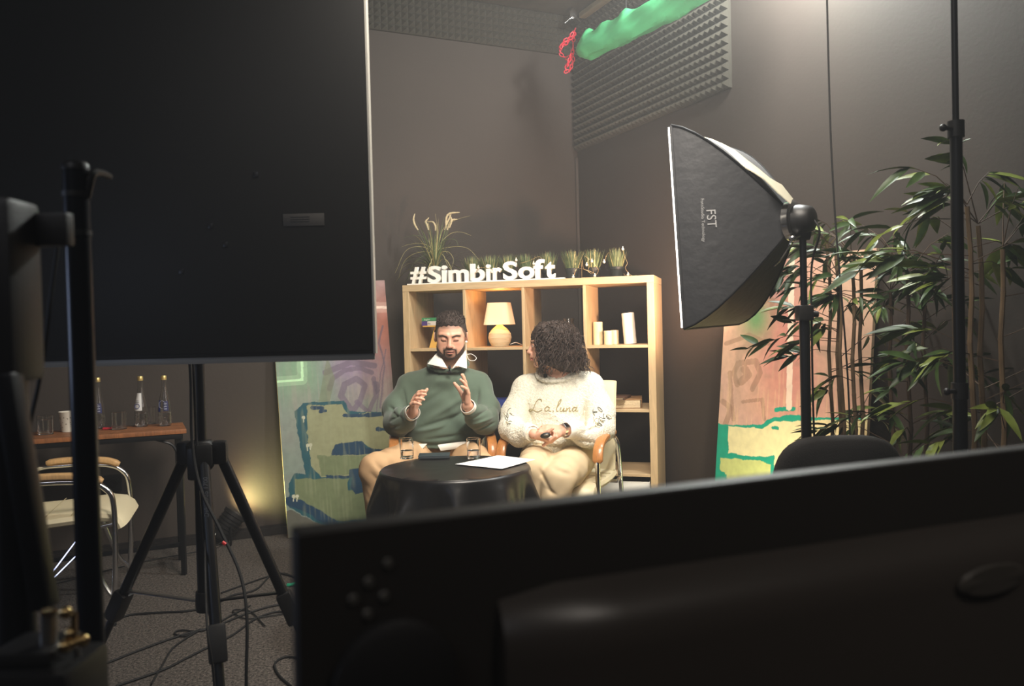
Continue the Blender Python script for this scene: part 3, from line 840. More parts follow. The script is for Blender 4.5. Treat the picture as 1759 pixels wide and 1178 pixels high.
# ------------------------------------------------------------------ lettering on top
TOP = W
zt0 = TOP + .0004
SB = .075
a0 = shp(706, 489, SB); a1 = shp(955, 479, SB)
sg = sth('letter_sign', a0.x, SB, zt0, 'white block letter sign reading #SimbirSoft along the shelf top', 'sign')
letters = [('#', 706.5, 732, 458, 490), ('S', 735.5, 757.5, 456, 489), ('i', 760, 767.5, 455.5, 488), ('m', 771.5, 805.5, 462, 487), ('b', 809, 833, 452, 486.5), ('i', 836, 842.5, 453.5, 485.5),
           ('r', 847.5, 862, 459, 485), ('S', 865, 888.5, 448, 484), ('o', 891, 918.5, 457, 483), ('f', 917, 935, 444.5, 482), ('t', 937, 953.5, 449, 481)]
wm_ = mat('white_letters', S(250, 247, 238), .5)
bh = .010
for ch, x0, x1, y0, y1 in letters:
    A0, A1 = shp(x0, y1, SB), shp(x1, y0, SB)
    me = text_mesh('letter', ch, 1.0, .09, wm_, offset=.028 if ch not in '#' else .02)
    co = np.empty(len(me.vertices) * 3); me.vertices.foreach_get('co', co); co = co.reshape(-1, 3)
    lo, hi = co.min(0), co.max(0)
    wd, hg = A1.x - A0.x, A1.z - TOP - bh
    co = (co - lo) / (hi - lo)
    v = np.stack([co[:, 0] * wd + A0.x - a0.x, -co[:, 2] * .022 + .011, co[:, 1] * hg + bh - .001], 1)
    me.vertices.foreach_set('co', v.ravel()); me.update()
    link('letter', me, sg)
mb = MB(); L_ = shp(970, 479, SB).x - a0.x
mb.box((L_ / 2 - .008, 0, bh / 2), (L_ + .02, .035, bh), .001); mb.build('sign_base', wm_, sg)

# ------------------------------------------------------------------ plants on top of the shelf
def blade(mb, base, d, L_, w_, droop, n=5):
    """one flat bent grass blade"""
    d = Vector(d).normalized(); pts = []; p = Vector(base); dir_ = d.copy()
    side_ = Vector((-d.y, d.x, 0)); side_ = side_.normalized() if side_.length > 1e-4 else Vector((1, 0, 0))
    for i in range(n + 1):
        pts.append(p.copy()); p = p + dir_ * (L_ / n); dir_ = (dir_ + Vector((0, 0, -droop))).normalized()
    vs = []
    for i, q in enumerate(pts):
        ww = w_ * (1 - (i / n) ** 2) + .0002
        vs += [q - side_ * ww, q + side_ * ww]
    mb.add(vs, [(2 * i, 2 * i + 1, 2 * i + 3, 2 * i + 2) for i in range(n)])
def grass_pot(seed, label):
    rr = random.Random(seed)
    r = thing('potted_grass', (0, 0, 0), label, 'plant', 'potted artificial grass along the shelf top')
    mb = MB(); mb.lathe([(0, 0), (.031, 0), (.034, .03), (.038, .048), (.042, .048), (.043, .062), (.039, .063), (.036, .052), (0, .050)], 20); mb.build('pot', M['pot'], r)
    mb = MB()
    for i in range(260):
        a = rr.uniform(0, 2 * PI); q = rr.random() ** .6; rad = .034 * q; tilt = .38 * q
        mb.cur = 1 if rr.random() < .22 else 0
        blade(mb, (rad * math.cos(a), rad * math.sin(a), .05), (math.sin(tilt) * math.cos(a) + rr.uniform(-.1, .1), math.sin(tilt) * math.sin(a) + rr.uniform(-.1, .1), 1), rr.uniform(.07, .125), .0026, rr.uniform(0, .1), 3)
    tag(mb.build('grass_tuft', [M['grass'], M['grass_tip']], r, fix=False), kind='stuff')
    return r
labs = ['potted grass just right of the tall spiky plant, behind the letters', 'potted grass behind the letters b and i', 'potted grass behind the letter r and the second S',
        'potted grass behind the letter o', 'potted grass behind the letters f and t', 'potted grass in the clear, nearest the end of the letters', 'potted grass with fairy lights wound in front of it', 'rightmost potted grass on the shelf top']
for i, (px_, lb) in enumerate(zip((812, 842, 872, 903, 942, 983, 1019, 1059), labs)):
    g = grass_pot(20 + i, lb); b = .19 if i < 5 else .15 + .02 * (i - 6)
    q = shp(px_, 470, b); g.location = onshelf(q.x, b, TOP + .0005); g.rotation_euler.z = i * 1.3
# tall fountain grass in a metal pot
q = shp(748, 470, .22)
r = thing('fountain_grass', onshelf(q.x, .22, TOP + .0005), 'tall arching grass with cream plumes in a grey pot behind the letters', 'plant')
mb = MB(); mb.lathe([(0, 0), (.048, 0), (.055, .05), (.062, .10), (.064, .10), (.064, .11), (.058, .11), (.056, .098), (0, .096)], 28); mb.build('pot', mat('grey_pot', S(150, 150, 146), .35, metal=.6), r)
rr = random.Random(5); mb = MB()
for i in range(120):
    a = rr.uniform(0, 2 * PI); tilt = rr.uniform(.1, 1.15)
    mb.cur = 1 if rr.random() < .3 else 0
    blade(mb, (.03 * math.cos(a) * tilt, .03 * math.sin(a) * tilt, .095), (math.sin(tilt) * math.cos(a), math.sin(tilt) * math.sin(a) * .7, math.cos(tilt)), rr.uniform(.20, .34), .0034, .06 + tilt * .14, 10)
tag(mb.build('arching_blades', [M['grass'], M['grass_tip']], r, fix=False), kind='stuff')
arcs = [[(742, 425), (728, 408), (712, 404), (692, 408)], [(740, 432), (722, 424), (700, 432), (684, 470)], [(742, 436), (716, 434), (694, 448), (683, 478)], [(752, 425), (768, 412), (785, 413), (792, 424)],
        [(752, 432), (775, 424), (802, 426), (822, 446)], [(754, 438), (770, 432), (782, 446), (779, 464)], [(744, 420), (735, 395), (728, 380)], [(750, 420), (752, 392), (751, 368)], [(742, 428), (722, 418), (700, 420), (688, 424)],
        [(744, 436), (728, 440), (712, 456), (706, 482)], [(753, 424), (772, 402), (790, 398), (808, 404)], [(754, 420), (764, 392), (788, 378), (812, 372)], [(743, 440), (730, 446), (722, 462), (720, 480)], [(753, 436), (764, 440), (772, 456), (786, 470)]]
for ia, pts in enumerate(arcs):
    P3 = [MS @ Vector((shp(x, y, .20).x, .20 - .015 * k_ * (1 if ia % 2 else -.3), max(TOP + .02, shp(x, y, .20).z))) for k_, (x, y) in enumerate(pts)]
    cp = curve_pts([r.location + Vector((0, 0, .1))] + P3, 6); n = len(cp); mb = MB(); mb.tube(cp, [.0019 * (1 - .7 * i / n) for i in range(n)], 4); mb.build('long_blade', M['grass_tip' if ia % 3 else 'grass'], r, True)
pm = mat('plume', S(226, 208, 168), .9, bump=1, bscale=300, bdist=.01)
for pts in (((718, 395), (712, 386), (709, 376), (710.5, 366)), ((736, 395), (733, 386), (730, 380), (735, 373)), ((748, 396), (747, 388), (742, 381), (732, 380)),
            ((764, 395), (767, 384), (770, 376), (773, 367)), ((768, 395), (771, 386), (774, 377), (770, 368)), ((766, 392), (766, 374), (772, 366), (788, 364)), ((772, 391), (775, 380), (776, 377), (784, 376))):
    P3 = [MS @ Vector((shp(x, y, .22).x, .22 + .006 * i, shp(x, y, .22).z)) for i, (x, y) in enumerate(pts)]
    cp = curve_pts(P3, 6); n = len(cp)
    mb = MB(); mb.tube(cp, [.0018 + .0045 * math.sin(PI * min(1, (i + 1.5) / n)) ** .5 * (1 + .2 * math.sin(i * 2.3)) for i in range(n)], 7); o = mb.build('plume', pm, r, True)
    base = r.location + Vector((0, 0, .095)); mb = MB()
    mb.tube(curve_pts([base, base.lerp(P3[0], .5) + Vector((0, 0, .01)), P3[0]], 5), .0011, 5)
    o2 = mb.build('stem', M['grass'], r, True)

# fairy lights
r = sth('fairy_lights', shp(1020, 478, .05).x, .05, TOP + .001, 'string of small round bulbs on copper wire draped along the plants', 'string lights')
cw = mat('copper_wire', S(206, 178, 130), .35, metal=.7)
wires = [[(985, 478), (990, 462), (998, 461), (1008, 464), (1022, 470), (1024, 477)], [(1000, 476), (999, 458), (1001, 446), (1002, 455), (1003, 462)], [(1010, 466), (1012, 459), (1018, 460), (1020, 468), (1016, 470), (1010, 466)],
         [(1005, 440), (1011, 444), (1017, 448), (1025, 458), (1028, 464), (1024, 472), (1021, 477), (1000, 478)], [(1040, 450), (1041, 440), (1046, 434)], [(1018, 450), (1012, 445), (1009, 453), (1008, 456)],
         [(1070, 428), (1073, 440), (1078, 452), (1075, 460), (1079, 468), (1086, 474), (1094, 474)], [(1080, 470), (1075, 474), (1072, 470)], [(895, 452), (908, 448), (925, 441), (932, 444)], [(818, 470), (822, 460), (845, 462), (850, 472)]]
for wp in wires:
    pts = [MS @ Vector((s.x, .042 + .010 * math.sin(i * 1.7), max(s.z, TOP + .003))) for i, s in enumerate(shp(x, y, .05) for x, y in wp)]
    mb = MB(); mb.tube(curve_pts(pts, 6), .0011, 5); mb.build('wire', cw, r, True)
bm_ = mat('bulb_white', S(238, 228, 205), .3)
for x, y in ((985, 476), (1008, 455), (1017, 449), (1038, 450), (1070, 428), (1079, 472), (1022, 474), (887, 447), (917, 453), (845, 467), (822, 460)):
    s = shp(x, y, .045); c = MS @ Vector((s.x, .040, max(s.z, TOP + .008)))
    mb = MB(); mb.sphere(c, .0078, 10); mb.tube([c + ZV * .006, c + ZV * .015], .003, 8); mb.build('bulb', bm_, r, True)
# ================================================================== CHAIRS
def make_chair(label, group, armmat, seat_h=.455, ad=0.0):
    r = thing('meeting_chair', (0, 0, 0), label, 'chair', group)
    W2 = .235
    # padded seat with a waterfall front edge
    s = SDF()
    def padbox(me_name, prof, half, th, material):
        mb = MB(); rows = []
        n = 14
        for i, (y, z, ny, nz) in enumerate(prof):
            ring = []
            for k in range(n):
                a = 2 * PI * k / n; cx = math.cos(a); sx = math.sin(a)
                u = (abs(cx) ** .35) * (1 if cx > 0 else -1) * half; v = (abs(sx) ** .7) * (1 if sx > 0 else -1) * th / 2
                ring.append(Vector((u, y + ny * v, z + nz * v)))
            rows.append(ring)
        vs = sum(rows, []); N = len(rows)
        fs = [(i * n + k, i * n + (k + 1) % n, (i + 1) * n + (k + 1) % n, (i + 1) * n + k) for i in range(N - 1) for k in range(n)]
        fs += [tuple(range(n))[::-1], tuple(range((N - 1) * n, N * n))]
        mb.add(vs, fs); return mb.build(me_name, material, r)
    h = seat_h
    sp = [(-.285, h - .055, -.9, .45), (-.275, h - .03, -.7, .7), (-.25, h - .010, -.35, .93), (-.2, h - .002, -.1, 1), (-.1, h - .008, 0, 1), (0, h - .014, 0, 1), (.1, h - .016, 0, 1), (.19, h - .010, .05, 1), (.215, h - .008, .1, 1)]
    padbox('seat', sp, .225, .055, M['cream'])
    bp = [(.20, h + .01, 1, .0), (.215, h + .1, 1, .0), (.225, h + .2, 1, .02), (.24, h + .3, 1, .08), (.262, h + .4, 1, .12), (.275, h + .44, 1, .15), (.279, h + .455, 1, .2)]
    padbox('backrest', bp, .22, .045, M['cream'])
    mb = MB()
    for i in range(4):
        y = -.2 + i * .1; mb.tube([(-.215, y, h + .0185 - i * .003), (.215, y, h + .0185 - i * .003)], .002, 5)
    mb.build('seat_seam', mat('seam', S(180, 166, 130), .7), r)
    for sx in (-1, 1):
        x = sx * W2
        pth = curve_pts([(x * 1.03, -.245, .004), (x * 1.02, -.262, .25), (x, -.262, h + .08 - ad), (x, -.235, h + .155 - ad), (x, -.16, h + .19 - ad), (x, .02, h + .20 - ad), (x, .13, h + .185 - ad), (x, .215, h + .10 - ad), (x * 1.02, .25, .30), (x * 1.03, .27, .004)], 8)
        mb = MB(); mb.tube(pth, .0115, 12); mb.build('side_frame', M['chrome'], r)
        mb = MB(); rows = []
        ap = [(-.258, h + .118, .9), (-.25, h + .155, .6), (-.225, h + .19, .3), (-.17, h + .212, .1), (-.08, h + .222, 0), (.02, h + .224, 0), (.08, h + .218, -.05)]
        cp = curve_pts([(x, y, z - ad) for y, z, _ in (ap if not ad else ap[2:])], 4); N = len(cp); n = 12; vs = []
        for i, q in enumerate(cp):
            t = (cp[min(i + 1, N - 1)] - cp[max(i - 1, 0)]).normalized(); nn = Vector((1, 0, 0)).cross(t).normalized()
            e = .6 if i in (0, N - 1) else 1
            for k in range(n):
                a = 2 * PI * k / n; c_, s_ = math.cos(a), math.sin(a)
                vs.append(q + Vector((1, 0, 0)) * (abs(c_) ** .5) * (1 if c_ > 0 else -1) * .024 * e + nn * (abs(s_) ** .7) * (1 if s_ > 0 else -1) * .0135 * e)
        mb.add(vs, [(i * n + k, i * n + (k + 1) % n, (i + 1) * n + (k + 1) % n, (i + 1) * n + k) for i in range(N - 1) for k in range(n)] + [tuple(range(n))[::-1], tuple(range((N - 1) * n, N * n))])
        mb.build('armrest', armmat, r)
        mb = MB(); mb.tube(curve_pts([(x * 1.02, -.258, .10), (x * .9, -.2, .2), (x * .7, -.14, h - .05)], 6), .009, 8); mb.build('brace', M['chrome'], r)
        mb = MB(); 
        for yy in (-.245, .27): mb.lathe([(0, 0), (.015, 0), (.015, .012), (.0, .014)], 12, (x * 1.03, yy, .0005))
        mb.build('foot_cap', M['rubber'], r)
    mb = MB(); mb.tube([(-W2, -.15, h - .048), (W2, -.15, h - .048)], .009); mb.tube([(-W2, .17, h - .042), (W2, .17, h - .042)], .009)
    mb.tube([(-W2, -.15, h - .048), (-W2, -.262, h - .03)], .009); mb.tube([(W2, -.15, h - .048), (W2, -.262, h - .03)], .009)
    mb.tube([(-W2, .17, h - .042), (-W2, .235, h - .03)], .009); mb.tube([(W2, .17, h - .042), (W2, .235, h - .03)], .009)
    mb.build('under_frame', M['chrome'], r)
    return r
ch1 = make_chair('cream chair with brown wooden armrests under the man in the green sweater', 'cream meeting chairs', M['arm'])
ch1.location = (-.368, 4.12, 0); ch1.rotation_euler.z = .12
ch2 = dup(ch1, (.238, 4.02, 0), -.33, 'cream chair with brown wooden armrests under the woman in the white sweater')
qs = PZ(140, 880, .455)
ch3 = make_chair('empty cream chair with pale wooden armrests, side on, in front of the bottle table', 'cream meeting chairs', M['arm_pale'], .455, .04)
ch3.location = (-2.0, 3.53, 0); ch3.rotation_euler.z = math.radians(108)

# ================================================================== ROUND TABLE
TC = Vector((-.245, 3.33, 0)); TH = .632; TR_ = .30
tb = thing('round_table', TC, 'small round table hidden under the black cloth', 'table')
mb = MB(); mb.lathe([(0, TH - .03), (TR_ - .006, TH - .03), (TR_, TH - .024), (TR_, TH - .006), (TR_ - .006, TH - .003), (0, TH - .003)], 40); mb.build('table_top', M['table_wood'], tb)
mb = MB(); mb.lathe([(0, .0), (.17, .0), (.17, .012), (.03, .03), (.025, .06), (.025, TH - .034), (.06, TH - .031), (0, TH - .031)], 24); mb.build('pedestal', M['black_m'], tb)
mb = MB(); NA, NZ = 220, 30
rr = random.Random(9); fph = [rr.uniform(0, 6.28) for _ in range(6)]
def clothr(a, t):
    f = .5 + .5 * math.sin(9 * a + fph[0] + 1.1 * math.sin(2 * a + fph[1])); g = .5 + .5 * math.sin(17 * a + fph[2] + 1.4 * math.sin(3 * a)); k = math.sin(5 * a + fph[3])
    amp = min(1, t * 4.5)
    return TR_ + .012 + .030 * t + amp * (.058 * (f ** 1.7) + .020 * g + .010 * k - .022)
vs = []; rows = 0
for i in range(7):
    rad = TR_ * i / 6 * .985 + .004
    vs += [(rad * math.cos(2 * PI * k / NA), rad * math.sin(2 * PI * k / NA), TH + .0008 * math.sin(7 * 2 * PI * k / NA + i) * (i / 6)) for k in range(NA)]; rows += 1
for j in range(4):
    b = (j + 1) / 4 * PI / 2; vs += [((TR_ * .985 + .014 * math.sin(b)) * math.cos(2 * PI * k / NA), (TR_ * .985 + .014 * math.sin(b)) * math.sin(2 * PI * k / NA), TH - .014 * (1 - math.cos(b))) for k in range(NA)]; rows += 1
for j in range(1, NZ + 1):
    t = j / NZ
    for k in range(NA):
        a = 2 * PI * k / NA; r_ = clothr(a, t)
        vs.append((r_ * math.cos(a), r_ * math.sin(a), TH - .014 - t * (TH - .03)))
    rows += 1
fs = [(i * NA + k, i * NA + (k + 1) % NA, (i + 1) * NA + (k + 1) % NA, (i + 1) * NA + k) for i in range(rows - 1) for k in range(NA)] + [tuple(range(NA))]
mb.add(vs, fs)
o = mb.build('tablecloth', M['satin']); o.location = TC + ZV * .003
tag(o, 'glossy black cloth falling in folds over the round table', 'tablecloth')
ZT = TH + .0045

def tumbler(loc, label, group, r_=.030, h_=.085, water=.4, cat='glass'):
    r = thing('drinking_glass', loc, label, cat, group)
    mb = MB(); t = .0022
    mb.lathe([(0, 0), (r_ * .92, 0), (r_ * .96, .002), (r_, h_ - .001), (r_ - t * .5, h_), (r_ - t, h_ - .001), (r_ * .96 - t, .009), (0, .008)], 32); mb.build('glass_wall', M['glass'], r)
    if water: 
        mb = MB(); mb.lathe([(0, .0085), (r_ * .955 - t - .0002, .0095), (r_ * .97 - t - .0002, h_ * water), (0, h_ * water)], 32); mb.build('water', M['water'], r)
    return r
q = PZ(699, 787, ZT); tumbler(q, 'glass of water at the left end of the black phone', 'glasses on the round table', r_=.031, h_=.088)
q = PZ(814, 787, ZT); tumbler(q, 'glass of water between the black phone and the papers', 'glasses on the round table', r_=.031, h_=.088)
q = PZ(746, 786, ZT)
r = thing('tablet_case', q, 'dark folded tablet case lying between the two glasses', 'case', rz=.03)
mb = MB(); mb.box((0, 0, .005), (.135, .085, .008), .003); mb.build('case_base', mat('dark_case', S(40, 46, 50), .5), r)
mb = MB(); mb.box((0, .006, .0125), (.137, .075, .004), .0015, Matrix.Rotation(.05, 3, 'X')); mb.build('case_flap', mat('dark_case2', S(48, 58, 62), .45), r)
# papers: three loose sheets fanned, each a thing
def on_table(x, y): return PZ(x, y, ZT)
cor = [(783, 798), (856, 783.5), (918, 790), (861, 806)]
for k in range(3):
    cs = [on_table(x + (k - 1) * 1.2, y + (k - 1) * .5) for x, y in cor]; cen = sum(cs, Vector()) / 4; mb = MB(); n = 6; vs = []
    for i in range(n + 1):
        for j in range(n + 1):
            u, v = i / n, j / n
            p = cs[0].lerp(cs[1], u).lerp(cs[3].lerp(cs[2], u), v); e = max(0, (p - TC).to_2d().length - TR_)
            z = .0012 * (k + 1) + .012 * max(0, u - .55) * (1 - v) * .3
            vs.append((p.x - cen.x, p.y - cen.y, z))
    N = len(vs); vs += [(x, y, z - .0004) for x, y, z in vs]
    g = lambda i, j: i * (n + 1) + j
    fs = []
    for i in range(n):
        for j in range(n): fs += [(g(i, j), g(i + 1, j), g(i + 1, j + 1), g(i, j + 1)), tuple(N + q_ for q_ in (g(i, j + 1), g(i + 1, j + 1), g(i + 1, j), g(i, j)))]
    for i in range(n): fs += [(g(i, 0), N + g(i, 0), N + g(i + 1, 0), g(i + 1, 0)), (g(i + 1, n), N + g(i + 1, n), N + g(i, n), g(i, n)), (g(0, i + 1), N + g(0, i + 1), N + g(0, i), g(0, i)), (g(n, i), N + g(n, i), N + g(n, i + 1), g(n, i + 1))]
    mb.add(vs, fs); root = thing('paper_sheet', (cen.x, cen.y, ZT), ['bottom sheet of the fanned papers on the black cloth', 'middle sheet of the fanned papers on the black cloth', 'top printed sheet of the papers on the black cloth'][k], 'paper', 'sheets on the round table')
    mb.build('sheet', M['paper'], root)
    if k == 2:
        mb = MB(); 
        for i in range(14):
            v = .12 + i * .055
            for seg in ((.15, .40), (.42, .78)) if i % 4 else ((.15, .5),):
                a, b = [cs[0].lerp(cs[1], u).lerp(cs[3].lerp(cs[2], u), v) for u in seg]
                d = (cs[3] - cs[0]).normalized() * .0009
                z = .0012 * 3 + .0009 + .012 * max(0, seg[1] - .55) * (1 - v) * .3
                mb.add([(q_.x - cen.x, q_.y - cen.y, z) for q_ in (a - d, b - d, b + d, a + d)], [(0, 1, 2, 3)], False)
        mb.build('printed_lines', mat('print_grey', S(150, 150, 150), .8), root)

# ================================================================== SIDE TABLE WITH BOTTLES
SO = Vector((-1.635, 4.06, 0)); D1 = eL.copy(); D2 = -nL     # along the wall to the left, towards the wall
Lt, Dt, Ht = 1.12, .36, .735
st = thing('side_table', SO, 'narrow wooden-topped table with black metal frame against the dark wall', 'table')
def sl(a, b, z): return SO + D1 * a + D2 * b + ZV * z
RT = Matrix((D1, D2, ZV)).transposed()
npl = 3
for k in range(npl):
    mb = MB(); mb.box(sl(Lt / 2, Dt * (k + .5) / npl, Ht - .011), (Lt, Dt / npl - .002, .022), .0025, RT); mb.build('plank', M['table_wood'], st, True)
mb = MB()
for b in (.02, Dt - .02): mb.beam(sl(.02, b, Ht - .036), sl(Lt - .02, b, Ht - .036), .024, .024, .002)
for a in (.03, Lt - .03): mb.beam(sl(a, .02, Ht - .036), sl(a, Dt - .02, Ht - .036), .024, .024, .002)
mb.build('table_frame', M['black_m'], st, True)
for a in (.03, Lt - .03):
    for b in (.03, Dt - .03):
        mb = MB(); mb.beam(sl(a, b, 0.001), sl(a, b, Ht - .024), .022, .022, .002); mb.build('leg', M['black_m'], st, True)
mb = MB()
for a in (.03, Lt - .03): mb.beam(sl(a, .03, .12), sl(a, Dt - .03, .12), .018, .018)
mb.beam(sl(.03, Dt / 2, .12), sl(Lt - .03, Dt / 2, .12), .018, .018); mb.build('stretcher', M['black_m'], st, True)
for sgn, a in ((1, .04), (-1, Lt - .04)):
    mb = MB(); mb.tube(curve_pts([sl(a, .03, Ht - .13), sl(a + sgn * .03, .03, Ht - .075), sl(a + sgn * .10, .03, Ht - .045)], 6), .007, 6); mb.build('corner_brace', M['black_m'], st, True)
def bottle(loc, label, lab):
    r = thing('water_bottle', loc, label, 'bottle', 'glass water bottles on the side table')
    h = .262; mb = MB()
    out = [(0, .002), (.022, .0), (.031, .004), (.0325, .02), (.0325, .075), (.031, .10), (.026, .135), (.018, .17), (.0135, .20), (.012, .228), (.0125, .236), (.0115, .245)]
    inn = [(max(0, r_ - .0022), z) for r_, z in out[::-1][:-2]]; inn += [(0, .008)]
    prof = out + inn
    mb.lathe(prof, 28); mb.build('bottle_glass', M['glass'], r)
    mb = MB(); mb.lathe([(0, .0085), (.029, .010), (.0301, .02), (.0301, .070), (0, .070)], 24); mb.build('water', M['water'], r)
    mb = MB(); mb.lathe([(0, .238), (.0138, .238), (.0142, .242), (.0138, .258), (.012, .261), (0, .262)], 20, fn=lambda a, z: 1 + .015 * math.sin(14 * a)); mb.build('screw_cap', mat('gold_cap', S(214, 186, 120), .35, metal=.6), r)
    # bubbles relief near the base
    mb = MB(); rr = random.Random(4)
    for i in range(60):
        a = rr.uniform(0, 2 * PI); z = rr.uniform(.012, .06); mb.sphere((.0325 * math.cos(a), .0325 * math.sin(a), z), .0022, 4)
    tag(mb.build('moulded_dots', M['glass'], r), kind='stuff')
    # curved label
    def lab_patch(a0, a1, z0, z1, off, m_, nm):
        mb = MB(); n = 12; nz = 6; vs = []
        for i in range(n + 1):
            for j in range(nz + 1):
                z = z0 + (z1 - z0) * j / nz; a = a0 + (a1 - a0) * i / n
                rr_ = np.interp(z, [0, .004, .02, .075, .10, .135, .17, .2], [.022, .031, .0325, .0325, .031, .026, .018, .0135]) + off
                vs.append((rr_ * math.cos(a), rr_ * math.sin(a), z))
        mb.add(vs, [(i * (nz + 1) + j, (i + 1) * (nz + 1) + j, (i + 1) * (nz + 1) + j + 1, i * (nz + 1) + j + 1) for i in range(n) for j in range(nz)]); return mb.build(nm, m_, r)
    if lab == 'white':
        lab_patch(-PI / 2 - .9, -PI / 2 + .55, .085, .175, .0004, mat('label_white', S(228, 228, 226), .6), 'label')
        mb = MB(); mb.tube([(.012 * math.cos(a) - .006, -.0318 + .002 * math.sin(a), .108 + .012 * math.sin(a)) for a in np.linspace(0, 2 * PI, 20)], .0014, 5); mb.build('label_ring', mat('label_blue', S(40, 56, 130), .5), r)
        mb = MB(); mb.box((-.006, -.0300, .128), (.018, .001, .002)); mb.box((-.006, -.0290, .136), (.014, .001, .0015)); mb.build('label_print', mat('print_dark', S(60, 60, 80), .7), r)
    else:
        lab_patch(-PI / 2 - 1.0, -PI / 2 - .35, .075, .135, .0004, mat('label_blue', S(40, 56, 130), .5), 'label')
        lab_patch(-PI / 2 + .2, -PI / 2 + 1.0, .08, .13, .0004, mat('label_navy', S(34, 40, 84), .5), 'back_label')
        mb = MB(); 
        for z in (.09, .103, .116): mb.box((.016, -.0288, z), (.014, .001, .003), 0, Matrix.Rotation(.5, 3, 'Z'))
        mb.build('label_print', mat('print_pale', S(190, 195, 210), .7), r)
        mb = MB(); pts = [(.018 * math.sin(a), -.0306, .112 + .022 * math.cos(a)) for a in np.linspace(0, 2 * PI, 7)]; mb.tube(pts, .0007, 4); mb.build('label_outline', mat('print_pale', S(190, 195, 210), .7), r)
    return r
def ontab(x, y):
    q = PZ(x, y, Ht + .0005); return q
bottle(ontab(170, 735.5), 'glass water bottle with blue labels, half hidden by the black pole', 'blue')
bottle(ontab(243.5, 732.5), 'glass water bottle with a white label and blue ring', 'white')
bottle(ontab(284, 731), 'glass water bottle with blue labels at the right end of the table', 'blue')
G2 = 'tumblers on the side table'
tumbler(ontab(78, 746), 'full glass tumbler at the left end of the side table', G2, .037, .092, .78)
tumbler(ontab(205, 737), 'empty glass tumbler between two bottles on the side table', G2, .038, .088, .0)
tumbler(ontab(256, 728), 'empty tumbler standing behind the bottle with the white label', G2, .036, .09, .0)
q = ontab(116, 741)
r = thing('paper_cup', q, 'patterned white paper cup beside the black pole', 'cup')
mb = MB(); mb.lathe([(0, .004), (.026, .002), (.027, 0), (.037, .096), (.0385, .099), (.037, .101), (.0355, .098), (.0255, .008), (0, .008)], 28); mb.build('cup_wall', mat('cup_white', S(220, 214, 200), .7), r)
mb = MB(); rr = random.Random(2)
for i in range(70):
    a = rr.uniform(0, 2 * PI); z = rr.uniform(.012, .088); rd = .027 + z * .104 + .0003
    c = Vector((rd * math.cos(a), rd * math.sin(a), z)); t = Vector((-math.sin(a), math.cos(a), 0)) * rr.uniform(.002, .004); u = ZV * rr.uniform(.002, .004)
    mb.add([c - t, c - u, c + t, c + u], [(0, 1, 2, 3)], False)
tag(mb.build('cup_pattern', mat('cup_print', S(120, 110, 90), .8), r, fix=False), kind='stuff')
q = ontab(184, 737.5); mb = MB(); mb.box((0, 0, .006), (.04, .018, .01), .003); o = mb.build('lighter', M['red']); o.location = q; o.rotation_euler.z = .4
tag(o, 'small red lighter lying beside the left bottle', 'lighter')
